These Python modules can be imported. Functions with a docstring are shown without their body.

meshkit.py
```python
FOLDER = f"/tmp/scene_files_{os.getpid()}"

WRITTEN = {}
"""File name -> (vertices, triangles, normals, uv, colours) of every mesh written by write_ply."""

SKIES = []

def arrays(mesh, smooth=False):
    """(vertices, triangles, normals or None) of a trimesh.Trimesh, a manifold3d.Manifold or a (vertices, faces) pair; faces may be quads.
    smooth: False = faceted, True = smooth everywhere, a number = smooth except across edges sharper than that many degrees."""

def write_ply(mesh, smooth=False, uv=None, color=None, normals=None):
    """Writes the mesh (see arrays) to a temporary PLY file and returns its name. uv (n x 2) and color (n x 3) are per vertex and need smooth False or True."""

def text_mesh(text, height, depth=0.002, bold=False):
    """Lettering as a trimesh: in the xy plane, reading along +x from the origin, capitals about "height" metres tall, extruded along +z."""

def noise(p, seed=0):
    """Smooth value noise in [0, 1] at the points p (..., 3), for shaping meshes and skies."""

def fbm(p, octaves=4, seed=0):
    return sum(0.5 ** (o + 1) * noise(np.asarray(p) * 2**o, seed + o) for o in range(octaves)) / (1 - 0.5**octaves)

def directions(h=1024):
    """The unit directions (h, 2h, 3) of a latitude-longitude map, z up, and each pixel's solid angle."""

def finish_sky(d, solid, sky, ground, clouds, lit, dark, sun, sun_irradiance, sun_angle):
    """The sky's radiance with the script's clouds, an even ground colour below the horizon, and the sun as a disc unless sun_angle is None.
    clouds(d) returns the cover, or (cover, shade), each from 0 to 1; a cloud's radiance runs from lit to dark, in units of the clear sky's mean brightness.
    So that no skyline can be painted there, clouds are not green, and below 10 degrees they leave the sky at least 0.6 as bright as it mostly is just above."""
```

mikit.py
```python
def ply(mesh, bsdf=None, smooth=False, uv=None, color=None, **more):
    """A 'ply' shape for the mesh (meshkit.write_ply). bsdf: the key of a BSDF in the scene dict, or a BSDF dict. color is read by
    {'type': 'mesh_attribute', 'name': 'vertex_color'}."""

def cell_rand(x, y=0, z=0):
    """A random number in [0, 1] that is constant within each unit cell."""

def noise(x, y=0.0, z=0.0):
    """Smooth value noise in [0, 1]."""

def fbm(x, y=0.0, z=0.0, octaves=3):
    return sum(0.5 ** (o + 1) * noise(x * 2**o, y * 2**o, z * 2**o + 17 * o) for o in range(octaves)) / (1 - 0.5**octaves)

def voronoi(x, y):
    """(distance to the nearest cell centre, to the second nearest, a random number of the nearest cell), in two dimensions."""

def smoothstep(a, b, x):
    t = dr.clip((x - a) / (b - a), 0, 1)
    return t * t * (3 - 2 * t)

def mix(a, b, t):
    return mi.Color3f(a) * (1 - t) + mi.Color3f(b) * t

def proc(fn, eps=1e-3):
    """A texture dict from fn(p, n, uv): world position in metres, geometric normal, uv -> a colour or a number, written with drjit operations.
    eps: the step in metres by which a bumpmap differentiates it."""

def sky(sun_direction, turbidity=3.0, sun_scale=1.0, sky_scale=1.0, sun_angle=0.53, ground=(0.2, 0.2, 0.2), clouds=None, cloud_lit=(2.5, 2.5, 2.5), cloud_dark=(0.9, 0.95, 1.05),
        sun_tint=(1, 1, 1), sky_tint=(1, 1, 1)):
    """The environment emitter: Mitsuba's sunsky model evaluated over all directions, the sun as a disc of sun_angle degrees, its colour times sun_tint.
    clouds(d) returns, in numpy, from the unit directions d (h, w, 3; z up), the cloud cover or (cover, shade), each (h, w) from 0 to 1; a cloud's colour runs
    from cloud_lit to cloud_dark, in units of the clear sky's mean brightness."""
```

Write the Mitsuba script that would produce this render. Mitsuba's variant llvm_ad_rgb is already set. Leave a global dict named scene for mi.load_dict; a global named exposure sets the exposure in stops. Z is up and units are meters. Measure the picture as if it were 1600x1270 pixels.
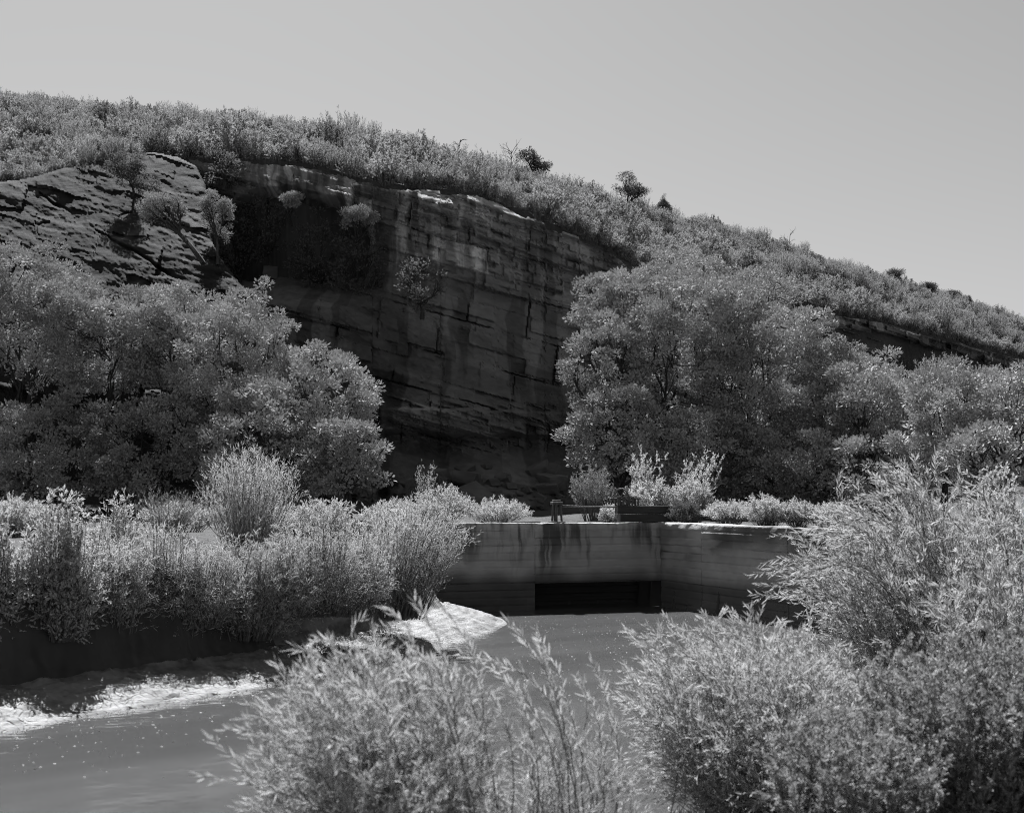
import math
import numpy as np, trimesh, shapely, shapely.geometry as sg
import drjit as dr
import mitsuba as mi
import mikit, meshkit
from mikit import noise, fbm, smoothstep, proc

# ------------------------------------------------------------------ camera, sun, sky, exposure
F, EYE = 1900.0, np.array([0.0, 0.0, 2.95])          # focal length in pixels of a 1600 wide frame
PITCH = math.atan(150 / F)
FWD = np.array([0, math.cos(PITCH), math.sin(PITCH)])
UP = np.array([0, -math.sin(PITCH), math.cos(PITCH)])
T = mi.ScalarTransform4f
scene, labels = {}, {}
scene['camera'] = {'type': 'thinlens', 'fov': math.degrees(2 * math.atan(800 / F)), 'fov_axis': 'x', 'aperture_radius': 0.006, 'focus_distance': 38.0,
                   'near_clip': 0.05, 'far_clip': 3000.0, 'to_world': T().look_at(origin=EYE.tolist(), target=(EYE + FWD).tolist(), up=[0, 0, 1])}
SUN = np.array([-0.16, 0.52, 0.84]); SUN /= np.linalg.norm(SUN)


def clear_sky(d):
    """Luminance of a clear sky (Perez distribution), as a red filtered black and white film sees it; neutral grey."""
    z = np.clip(d[..., 2], 0.02, 1)
    cg = np.clip(d @ SUN, -1, 1)
    g = np.arccos(cg)
    lum = (1 - 1.0 * np.exp(-0.32 / z)) * (1 + 7 * np.exp(-2.6 * g) + 0.45 * cg ** 2)
    haze = 0.15 * np.exp(-z / 0.22)
    return np.ones_like(lum), 1 - np.clip(lum * 0.25 + haze, 0, 1)


scene['sky'] = mikit.sky(SUN.tolist(), turbidity=3, clouds=clear_sky, cloud_lit=(1.03, 1.03, 1.03), cloud_dark=(0, 0, 0), sun_tint=(0.83, 1.0, 1.325))
exposure = 3.75

# ------------------------------------------------------------------ helpers


def at(px, py, Y):
    """World point(s) at depth Y seen at pixel (px, py) of the 1600 x 1270 photograph."""
    px, py, Y = np.broadcast_arrays(np.asarray(px, float), np.asarray(py, float), np.asarray(Y, float))
    d = FWD + ((px - 800) / F)[..., None] * np.array([1.0, 0, 0]) + ((635 - py) / F)[..., None] * UP
    return EYE + d * (Y / d[..., 1])[..., None]


def at_water(px, py, z=0.0):
    d = at(px, py, 1.0) - EYE
    return EYE + d * ((z - EYE[2]) / d[..., 2])[..., None]


def numbered(name):
    if name not in scene and name not in labels:
        return name
    k = 1
    while f'{name}_{k:03d}' in scene or f'{name}_{k:03d}' in labels:
        k += 1
    return f'{name}_{k:03d}'


def thing(name, label, cat, group=None):
    key = numbered(name)
    labels[key] = {'label': label, 'category': cat}
    if group:
        labels[key]['group'] = group
    return key


def part(root, name, mesh, bsdf, smooth=False, kind=None, label=None):
    key = numbered(root + '__' + name)
    scene[key] = mikit.ply(mesh, bsdf, smooth)
    if kind or label:
        labels[key] = {k: v for k, v in (('kind', kind), ('label', label)) if v}
    return key


def struct(name, mesh, bsdf, smooth=False, label=None):
    scene[name] = mikit.ply(mesh, bsdf, smooth)
    labels[name] = {'kind': 'structure', 'label': label} if label else {'kind': 'structure'}


def join(ms):
    vs, fs, n = [], [], 0
    for v, f in ms:
        if len(v):
            vs.append(v); fs.append(np.asarray(f) + n); n += len(v)
    return np.vstack(vs), np.vstack(fs)


def norm(a):
    return a / (np.linalg.norm(a, axis=-1, keepdims=True) + 1e-9)


def leaves(pos, d, L, W, rng, fold=0.12, three=False):
    """Diamond shaped leaves, 2 triangles each (4 with a bent midrib when three)."""
    n = len(pos)
    d = norm(d)
    L = np.broadcast_to(L, (n,))[:, None] * rng.uniform(0.5, 1.35, (n, 1))
    W = np.broadcast_to(W, (n,))[:, None] * rng.uniform(0.8, 1.2, (n, 1))
    s = norm(np.cross(d, np.array([0, 0, 0.9]) + 0.75 * rng.normal(size=(n, 3))))        # blades turn roughly towards the light
    up = np.cross(s, d)
    if not three:
        m = pos + d * L * 0.5 + up * L * fold * rng.uniform(-1, 1, (n, 1))
        v = np.stack([pos, m + s * W / 2, pos + d * L, m - s * W / 2], 1).reshape(-1, 3)
        b = np.arange(n)[:, None] * 4
        return v, np.vstack([b + [0, 1, 3], b + [1, 2, 3]])
    bend = up * L * fold * rng.uniform(-1.5, 1.5, (n, 1))
    a, c = pos + d * L * 0.33 + bend * 0.6, pos + d * L * 0.68 + bend
    v = np.stack([pos, a + s * W / 2, a - s * W / 2, c + s * W * 0.45, c - s * W * 0.45, pos + d * L + bend * 1.1], 1).reshape(-1, 3)
    b = np.arange(n)[:, None] * 6
    return v, np.vstack([b + [0, 1, 2], b + [1, 3, 4], b + [1, 4, 2], b + [3, 5, 4]])


def tubes(P, R, sides=3):
    """Many tapered stems at once. P (n, k, 3), R (n, k)."""
    n, k, _ = P.shape
    t = norm(np.gradient(P, axis=1))
    a = np.cross(t, np.where(np.abs(t[..., 2:]) < 0.9, [0, 0, 1.0], [1.0, 0, 0]))
    a = norm(a)
    b = np.cross(t, a)
    ang = np.arange(sides) * 2 * np.pi / sides
    ring = P[:, :, None] + R[:, :, None, None] * (np.cos(ang)[:, None] * a[:, :, None] + np.sin(ang)[:, None] * b[:, :, None])
    v = ring.reshape(-1, 3)
    i, j, s = np.meshgrid(np.arange(n), np.arange(k - 1), np.arange(sides), indexing='ij')
    o = (i * k + j) * sides
    q = np.stack([o + s, o + (s + 1) % sides, o + sides + (s + 1) % sides, o + sides + s], -1).reshape(-1, 4)
    return v, np.vstack([q[:, [0, 1, 2]], q[:, [0, 2, 3]]])


def bezier(A, B, C, k):
    t = np.linspace(0, 1, k)[None, :, None]
    return A[:, None] * (1 - t) ** 2 + 2 * B[:, None] * t * (1 - t) + C[:, None] * t ** 2


def lerp_at(P, t):
    """Points at parameters t (n, m) along polylines P (n, k, 3), and tangents."""
    n, k, _ = P.shape
    x = np.clip(t * (k - 1), 0, k - 1.001)
    i = x.astype(int)
    f = (x - i)[..., None]
    r = np.arange(n)[:, None]
    return P[r, i] * (1 - f) + P[r, i + 1] * f, norm(P[r, i + 1] - P[r, i])


def brush(w, h, n, rng, twigs=8, twig_len=0.3, per=7, leaf=(0.07, 0.01), lean=(0, 0), spread=0.25, t0=0.3, up=0.5, droop=0.1, stem_r=0.008, flat=0.75, depth=None,
          three=False, cup=0.9, tips=1.0, fan=0.7, var=0.72, twig_tubes=False):
    """A many stemmed shrub with its foot at the origin: (stem mesh, foliage mesh). w, h: width and height in metres."""
    dep = depth or w
    rr, th = np.sqrt(rng.uniform(0, 1, n)), rng.uniform(0, 2 * np.pi, n)
    tip = np.stack([rr * np.cos(th) * w / 2, rr * np.sin(th) * dep / 2, h * np.sqrt(1 - cup * (rr * flat) ** 2) * rng.uniform(var, 1.06, n)], 1)
    tip[:, 0] += lean[0] * tip[:, 2] / h; tip[:, 1] += lean[1] * tip[:, 2] / h
    foot = np.stack([rr * np.cos(th) * w / 2 * spread, rr * np.sin(th) * dep / 2 * spread, -0.1 * np.ones(n)], 1) + rng.normal(0, 0.03 * w, (n, 3)) * [1, 1, 0]
    mid = foot * 0.55 + tip * 0.45; mid[:, 2] = tip[:, 2] * rng.uniform(0.5, 0.75, n)
    P = bezier(foot, mid, tip, 7)
    P[:, 1:] += rng.normal(0, 0.02 * h, P[:, 1:].shape)
    R = stem_r * np.linspace(1, 0.25, 7)[None] * rng.uniform(0.7, 1.3, (n, 1))
    t = t0 + (1.0 - t0) * (np.arange(twigs)[None] + rng.uniform(0, 1, (n, twigs))) / twigs
    q, tan = lerp_at(P, t)
    rad = rng.normal(size=q.shape)
    td = norm(tan * 0.9 + norm(rad) * 0.75 + np.array([0, 0, up]))
    tl = twig_len * (1.15 - 0.6 * t) * rng.uniform(0.5, 1.2, t.shape)
    q, td, tl = q.reshape(-1, 3), td.reshape(-1, 3), tl.reshape(-1)
    end = q + td * tl[:, None]
    mid2 = q + td * tl[:, None] * 0.5 + np.array([0, 0, droop]) * tl[:, None]
    end = end - np.array([0, 0, droop]) * tl[:, None] * 1.5
    K = bezier(q, mid2, end, 3)
    KR = np.broadcast_to(stem_r * 0.3 * np.array([1, 0.7, 0.3]), (len(K), 3))
    s = (np.arange(per)[None] + rng.uniform(0, 1, (len(K), per))) / per
    lp, lt = lerp_at(K, s)
    ld = norm(lt * 0.9 + norm(rng.normal(size=lp.shape)) * fan + np.array([0, 0, 0.1]))
    fol = leaves(lp.reshape(-1, 3), ld.reshape(-1, 3), leaf[0] * tips, leaf[1], rng, three=three)
    return (join([tubes(P, R, 4), tubes(K, KR, 3)]) if twig_tubes else tubes(P[:, ::2], R[:, ::2] * 1.2, 3)), fol


def put(mesh, p, rz=0.0, s=1.0):
    v, f = mesh
    c, q = math.cos(rz), math.sin(rz)
    return (v * s) @ np.array([[c, q, 0], [-q, c, 0], [0, 0, 1]]) + np.asarray(p), f


def box(x0, x1, y0, y1, z0, z1, bevel=0.012):
    import manifold3d as m3
    m = m3.Manifold.cube([x1 - x0 - 2 * bevel, y1 - y0 - 2 * bevel, z1 - z0 - 2 * bevel]).translate([x0 + bevel, y0 + bevel, z0 + bevel])
    pts = np.asarray(m.to_mesh().vert_properties)[:, :3]
    allp = np.vstack([pts + np.array(d) * bevel for d in ((1, 0, 0), (-1, 0, 0), (0, 1, 0), (0, -1, 0), (0, 0, 1), (0, 0, -1))])
    h = trimesh.convex.convex_hull(allp)
    return np.array(h.vertices), np.array(h.faces)


def place_frame(mesh, origin, ax, az=(0, 0, 1)):
    """Moves a mesh built along local x (right), y (away), z (up) onto origin, local x along ax."""
    ax = norm(np.asarray(ax, float)); az = np.asarray(az, float)
    ay = np.cross(az, ax)
    v, f = mesh
    return v @ np.stack([ax, ay, az]) + np.asarray(origin), f


def grid_mesh(P):
    """Triangles of a grid of points (m, n, 3)."""
    m, n, _ = P.shape
    i, j = np.meshgrid(np.arange(m - 1), np.arange(n - 1), indexing='ij')
    a = (i * n + j).ravel()
    return P.reshape(-1, 3), np.vstack([np.stack([a, a + 1, a + n + 1], 1), np.stack([a, a + n + 1, a + n], 1)])


def sstep(a, b, x):
    t = np.clip((x - a) / (b - a), 0, 1)
    return t * t * (3 - 2 * t)


def nz(*c, seed=0, octaves=3):
    c = np.broadcast_arrays(*[np.asarray(x, float) for x in c])
    while len(c) < 3:
        c = [*c, np.zeros_like(c[0])]
    return meshkit.fbm(np.stack(c, -1), octaves, seed) - 0.5


# ------------------------------------------------------------------ materials (a black and white place: every colour is a grey)


def grey(v):
    return {'type': 'rgb', 'value': [v, v, v]}


def leafmat(name, base, var=0.35, scale=1.3, trans=0.75, rough=0.5):
    def fn(p, n, uv):
        a = noise(p.x * scale, p.y * scale, p.z * scale)
        b = noise(p.x * 31, p.y * 31, p.z * 31)
        return mi.Color3f(base * (1 - var + var * (a + b)))
    scene[name] = {'type': 'principledthin', 'base_color': proc(fn), 'roughness': rough, 'diff_trans': trans, 'eta': 1.4}


leafmat('m_oak_leaf', 0.30, .5, .8, .15)
leafmat('m_willow_leaf', 0.37, 0.3, 2.5, 0.6, 0.45)
leafmat('m_near_leaf', 0.36, 0.35, 4.0, 0.6, 0.4)
leafmat('m_corner_leaf', 0.25, 0.4, 5.0, 0.5, 0.4)
leafmat('m_pale_leaf', 0.36, 0.25, 2.0, 0.8)
leafmat('m_scrub_leaf', 0.28, 0.5, 0.5, 0.5)
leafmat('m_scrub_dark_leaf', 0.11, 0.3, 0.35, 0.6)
leafmat('m_pine_leaf', 0.07, 0.3, 0.8, 0.4)


def plain(name, fn, rough=0.9, spec=0.2, bump=None, eps=2e-3):
    b = {'type': 'principled', 'base_color': proc(fn) if callable(fn) else grey(fn), 'roughness': rough, 'specular': spec}
    if bump:
        b = {'type': 'bumpmap', 'arbitrary': proc(bump, eps), 'bsdf': b, 'scale': 1.0}
    scene[name] = {'type': 'twosided', 'bsdf': b}


plain('m_bark', lambda p, n, uv: mi.Color3f(0.02 + 0.03 * noise(p.x * 40, p.y * 40, p.z * 9)))
plain('m_stem', lambda p, n, uv: mi.Color3f(0.07 + 0.08 * noise(p.x * 25, p.y * 25, p.z * 12)))
plain('m_dead_wood', lambda p, n, uv: mi.Color3f(0.10 + 0.08 * noise(p.x * 20, p.y * 20, p.z * 5)))


def rock_fn(p, n, uv):
    wx = p.x + 0.30 * (noise(p.x * 1.3, p.z * 1.3) - 0.5)
    dip = p.z + 0.26 * p.x + 0.30 * (fbm(p.x * 0.5, p.z * 0.5, 0, 2) - 0.5)
    row = dr.floor(dip / 1.35)
    tone = mikit.cell_rand(row, dr.floor(wx / 2.9 + 7.3 * mikit.cell_rand(row, 3)))            # each joint block weathers to its own tone
    row2 = dr.floor(dip / 0.40)
    thin = mikit.cell_rand(row2, dr.floor(wx / 4.0 + 9 * mikit.cell_rand(row2, 5)), 2)
    fine = fbm(p.x * 3, p.z * 5, 0, 4)
    streak = fbm(wx * 2.6, p.z * 0.22, 0, 4)
    grit = noise(p.x * 14, p.y * 14, p.z * 20)
    v = 0.040 + 0.045 * tone + 0.015 * thin + 0.055 * fine + 0.012 * grit
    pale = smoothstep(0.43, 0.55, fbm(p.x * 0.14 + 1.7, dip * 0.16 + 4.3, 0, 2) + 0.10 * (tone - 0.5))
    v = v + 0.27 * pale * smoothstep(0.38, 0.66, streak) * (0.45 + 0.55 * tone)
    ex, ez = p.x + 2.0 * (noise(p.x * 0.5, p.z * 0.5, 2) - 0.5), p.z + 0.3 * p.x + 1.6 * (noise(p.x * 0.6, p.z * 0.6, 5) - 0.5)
    face = smoothstep(-6.8, -5.2, ex) * (1 - smoothstep(2.6, 5.0, ex))                        # paler beds of the middle face, lens flare veil partly put into their tone
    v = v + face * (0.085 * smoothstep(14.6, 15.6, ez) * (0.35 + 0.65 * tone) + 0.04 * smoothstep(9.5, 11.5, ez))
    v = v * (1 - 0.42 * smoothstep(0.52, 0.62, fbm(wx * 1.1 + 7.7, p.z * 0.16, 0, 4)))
    return mi.Color3f(v)


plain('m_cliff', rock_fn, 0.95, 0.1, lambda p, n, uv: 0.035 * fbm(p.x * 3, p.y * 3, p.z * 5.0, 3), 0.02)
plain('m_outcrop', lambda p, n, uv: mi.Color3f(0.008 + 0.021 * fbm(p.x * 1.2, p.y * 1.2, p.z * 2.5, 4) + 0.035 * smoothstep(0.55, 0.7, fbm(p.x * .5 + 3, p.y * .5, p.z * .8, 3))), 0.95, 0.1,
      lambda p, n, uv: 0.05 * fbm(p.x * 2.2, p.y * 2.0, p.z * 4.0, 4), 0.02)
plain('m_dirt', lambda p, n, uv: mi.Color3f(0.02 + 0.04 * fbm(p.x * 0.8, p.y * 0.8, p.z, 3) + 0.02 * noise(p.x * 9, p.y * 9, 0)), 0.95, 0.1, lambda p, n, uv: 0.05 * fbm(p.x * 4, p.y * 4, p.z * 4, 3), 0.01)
def crack_gap(p):
    wx, wy = p.x + 0.25 * noise(p.x * 4, p.y * 4), p.y + 0.25 * noise(p.x * 4 + 9, p.y * 4)
    a, b, _ = mikit.voronoi(wx * 6.5, wy * 6.5)
    return b - a


plain('m_mud', lambda p, n, uv: mi.Color3f(0.045 + 0.085 * smoothstep(0.25, 0.65, fbm(p.x * 2.5, p.y * 2.5, p.z * 6, 4)) + 0.03 * noise(p.x * 20, p.y * 20, 0)), 0.75, 0.3, lambda p, n, uv: 0.02 * fbm(p.x * 9, p.y * 9, p.z * 9, 3) + 0.010 * smoothstep(0.0, 0.25, crack_gap(p)), 0.005)
plain('m_stone', lambda p, n, uv: mi.Color3f(0.05 + 0.09 * fbm(p.x * 1.5, p.y * 1.5, p.z * 3, 3)), 0.95, 0.1, lambda p, n, uv: 0.04 * fbm(p.x * 5, p.y * 5, p.z * 7, 3), 0.01)


def concrete_fn(p, n, uv):
    s = p.x * 0.9 + p.y * 0.45
    board = mikit.cell_rand(dr.floor(p.z / 0.203 + 0.3), dr.floor(s * 0.45))
    mott = fbm(p.x * 3, p.y * 3, p.z * 3, 4)
    v = 0.25 + 0.04 * board + 0.13 * (mott - 0.4)
    run = 0.55 * fbm(s * 1.3 + 3.0, 2.0, p.z * 0.12, 2) + 0.45 * fbm(s * 8.0 + 0.5 * noise(p.z * 4), 2.0, p.z * 0.7, 3)   # dark seepage streaks running down from the top
    reach = 0.5 + 1.8 * noise(s * 2.3 + 5.0)
    v = v * (1 - 0.75 * smoothstep(0.44, 0.60, run) * (1 - smoothstep(reach * 0.3, reach, 2.38 - p.z)))
    v = v * (1 - 0.74 * smoothstep(1.25, 0.7, p.z + 0.25 * (noise(s * 1.7, 3.0) - 0.5)))   # algae below the high water mark
    v = v + 0.06 * smoothstep(0.05, -0.12, 2.38 - p.z - 0.14 + 0.20 * noise(s * 6, 1.0))      # scaled pale concrete along the crest
    return mi.Color3f(dr.maximum(v, 0.02))


plain('m_concrete', concrete_fn, 0.9, 0.2, lambda p, n, uv: 0.006 * fbm(p.x * 14, p.y * 14, p.z * 30, 3), 0.004)
plain('m_timber', lambda p, n, uv: mi.Color3f(0.022 + 0.035 * fbm(p.x * 3, p.y * 3, p.z * 40, 3)), 0.85, 0.2)
plain('m_iron', lambda p, n, uv: mi.Color3f(0.03 + 0.03 * fbm(p.x * 20, p.y * 20, p.z * 20, 3)), 0.6, 0.5)
plain('m_foam', 0.22, 0.6, 0.3)
plain('m_water', lambda p, n, uv: mi.Color3f(0.034 + 0.026 * (fbm(0.9 * (0.62 * p.x - 0.78 * p.y), 0.16 * (0.78 * p.x + 0.62 * p.y), 0, 4) - 0.3)), 0.10, 0.5,
      lambda p, n, uv: 0.018 * fbm(1.9 * (0.62 * p.x - 0.78 * p.y), 0.7 * (0.78 * p.x + 0.62 * p.y), 0, 3) + 0.0030 * noise(p.x * 5, p.y * 10, 0) + 0.0010 * noise(p.x * 13, p.y * 21, 3), 0.01)

# ------------------------------------------------------------------ setting: water, ground, hill, cliffs
BANK = [(-500, 1230), (-200, 1180), (30, 1140), (110, 1124), (200, 1107), (260, 1100), (330, 1086), (400, 1078), (450, 1066), (510, 1056), (560, 1044), (620, 1030), (690, 1014), (740, 998), (775, 985), (794, 974),
        (786, 967), (765, 961), (738, 956), (705, 953)]
bank = at_water(*np.array(BANK).T)[:, :2]
A0, B0, C0 = np.array([-4.6, 32.1]), np.array([4.26, 35.0]), np.array([7.9, 25.5])     # foot of the head wall and of the wing wall
dab, dbc = norm(B0 - A0), norm(C0 - B0)
right = np.array([C0, [6.4, 21.5], [4.6, 16.5], [3.3, 12.5], [2.6, 10.3], [1.4, 9.2], [-1, 8.9], [-4, 8.8], [-8, 9.4], [-12, 10.0], [-18, 10.5]])
waterpoly = sg.Polygon(np.vstack([bank, [A0 + dab * 2.3], [B0], right]))
wallback = sg.Polygon([A0 + [-.9, .25], B0 + [0.18, 0.25], C0 + [.28, 0.0], [40, 24], [60, 60], [-30, 60], [-20, 40]]).buffer(0)
LIN = 0.735                                                                            # underside of the lintel over the intake
open0 = at(836, 905, 33.8)[:2]
recess = sg.Polygon([open0, B0 + [0.1, -.1], B0 + np.array([-dab[1], dab[0]]) * 1.6, open0 + np.array([-dab[1], dab[0]]) * 1.6])


def ground_z(x, y):
    x, y = np.broadcast_arrays(np.asarray(x, float), np.asarray(y, float))
    pts = shapely.points(x, y)
    d = shapely.distance(pts, waterpoly.exterior)
    ins = shapely.contains(waterpoly, pts)
    n1 = nz(x * 0.35, y * 0.35, seed=3)
    left = (x < 1.5) & (y > 13)
    bankz = np.where(left, 0.26 * np.clip(d / 1.4, 0, 1) + 1.35 * sstep(1.45, 2.1, d) + 0.6 * sstep(2.2, 6, d), 1.15 * sstep(0, 2.6, d) + 0.35 * sstep(2, 6, d))
    spit = sstep(-3.0, -1.2, x) * left                       # the low bar by the head wall
    bankz = np.where(left, bankz * (1 - spit) + spit * (0.22 * np.clip(d / 0.8, 0, 1.6) + 1.6 * sstep(1.5, 3.5, d)), bankz)
    bankz = bankz + n1 * 0.25 * sstep(0.4, 3, d)
    z = np.where(ins, -0.7 * sstep(0, 2.5, d) - 0.03, bankz)
    back = shapely.contains(wallback, pts)
    zb = 2.32 + 0.22 * np.log1p(np.exp(np.clip((y - 57) / 2.0, -30, 30))) * 2.0 + n1 * 0.3 * sstep(38, 44, y)
    far = sstep(33, 37, y) * np.where(x < -3, 1, 0)
    z = np.where(back, zb, z * (1 - far) + zb * far)
    z = np.where((y > 37), zb, z)
    return np.where(shapely.contains(recess, pts), -0.6, z)


gx = np.unique(np.round(np.concatenate([np.linspace(-900, -60, 9), np.arange(-60, -14, 1.0), np.arange(-14, 14, 0.28), np.arange(14, 70, 1.0), np.linspace(70, 900, 9)]), 3))
gy = np.unique(np.round(np.concatenate([np.linspace(-600, -20, 8), np.arange(-20, 2, 1.0), np.arange(2, 44, 0.28), np.arange(44, 100, 1.0), np.linspace(100, 1500, 10)]), 3))
GX, GY = np.meshgrid(gx, gy)
GZ = ground_z(GX, np.clip(GY, -50, 64))
GD = shapely.distance(shapely.points(GX, np.clip(GY, -50, 64)), waterpoly.exterior)
GZ = GZ - 0.16 * (1 - sstep(1.7, 2.4, GD)) * (GX < 1) * (GY > 13)            # the mud sheet lies over this strip
struct('ground', grid_mesh(np.stack([GX, GY, GZ], -1)), 'm_dirt', True)

# muddy bank on the far side, finer than the ground sheet it lies on
LW = shapely.LineString(bank)
along = np.arange(0, LW.length, 0.05)
base = np.array([LW.interpolate(s).coords[0] for s in along])
kern = np.hanning(17); kern /= kern.sum()
sm = np.stack([np.convolve(np.pad(base[:, k], 8, mode='edge'), kern, 'valid') for k in (0, 1)], 1)
tn = norm(np.gradient(sm, axis=0)); nrm = np.stack([-tn[:, 1], tn[:, 0]], 1)
for _ in range(60):                                          # even normals, so that rows do not cross at the bar's tip
    nrm[1:-1] = (nrm[:-2] + nrm[1:-1] + nrm[2:]) / 3
nrm = norm(nrm)
off = np.arange(-0.35, 2.3, 0.045)
PX = sm[:, None] + nrm[:, None] * off[None, :, None]
mx, my = PX[..., 0], PX[..., 1]
mz = ground_z(mx, my)
S, O = np.meshgrid(along, off, indexing='ij')
ter = np.floor(O / 0.17 + 1.2 * nz(S * 0.5, O * 0.2, seed=5)) * 0.17
mz = np.where(O > -.12, mz + 0.05 * sstep(0, .5, O) + 0.05 * nz(S * 1.6, O * 2, seed=66) * sstep(-.12, .5, O) * (1 - .7 * sstep(-3.2, -2.2, mx)) + 0.05 * nz(S * 11, O * 13, seed=69) * sstep(.1, .5, O) * (1 - .8 * sstep(-3.2, -2.2, mx)) + 0.07 * nz(S * 6, O * 9, seed=6) * sstep(-.1, .3, O) * (1 - .92 * sstep(-3.2, -2.2, mx)) + 0.015 * nz(S * 3, O * 0, seed=67) + 0.13 * np.abs(nz(S * 2.2, O * 5, seed=8)) * (O > 0.15) * (1 - .8 * sstep(-3.2, -2.2, mx)) + 0.12 * (ter - O) * (O > 0.1) * (1 - sstep(-3.2, -2.2, mx)) + 0.009 * np.sin(O / 0.23 * 6.283 + 5 * nz(S * .25, O * 0, seed=68)) * sstep(-3.2, -2.2, mx) * sstep(.1, .3, O), mz - 0.1 * (O < -0.1))
mz = np.where(O > 1.35, mz + 0.28 * np.abs(nz(S * 3, O * 5, mz * 4, seed=9)), mz)
mz = np.where((O > 0.03) & (O < 1.0), np.maximum(mz, 0.030 + 0.05 * O), mz)
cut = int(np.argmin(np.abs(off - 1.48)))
MP = np.stack([mx, my, mz], -1)
k0 = int(np.argmax(sm[:, 0] > -2.9))                         # from here on the bar of silt reaches up under the shrubs
struct('mud_bank', join([grid_mesh(MP[:k0 + 1, cut::-1]), grid_mesh(MP[k0:, ::-1])]), 'm_mud', True)
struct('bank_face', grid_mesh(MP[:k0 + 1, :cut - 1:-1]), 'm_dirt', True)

wx, wy = np.meshgrid(np.linspace(-60, 30, 40), np.linspace(4, 38, 40))
struct('water', grid_mesh(np.stack([wx, wy, np.zeros_like(wx)], -1)), 'm_water', True)

# skyline, rim and toe of the hillside by bearing (a bearing is given as a column of the photograph)
RU = np.array([-700, -300, 30, 120, 200, 280, 330, 430, 500, 560, 620, 740, 820, 900, 960, 1000, 1060, 1150, 1240, 1300, 1365, 1430, 1545, 1800, 2300.])
RD = np.array([69, 70, 71, 71, 71, 71, 70, 68, 67, 67, 67, 67, 69, 72, 76, 79, 86, 96, 104, 107, 111, 116, 126, 150, 210.])
RV = np.array([330, 305, 290, 265, 250, 246, 250, 250, 260, 280, 290, 300, 333, 366, 392, 425, 470, 480, 466, 490, 498, 516, 545, 610, 690.])
CV = np.array([145, 156, 169, 181, 187, 191, 197, 210, 218, 223, 231, 266, 288, 306, 325, 336, 352, 372, 400, 420, 438, 455, 492, 570, 680.])
CD = RD + np.interp(RU, [-300, 300, 800, 1500, 2300], [20, 21, 20, 20, 30])


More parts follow.
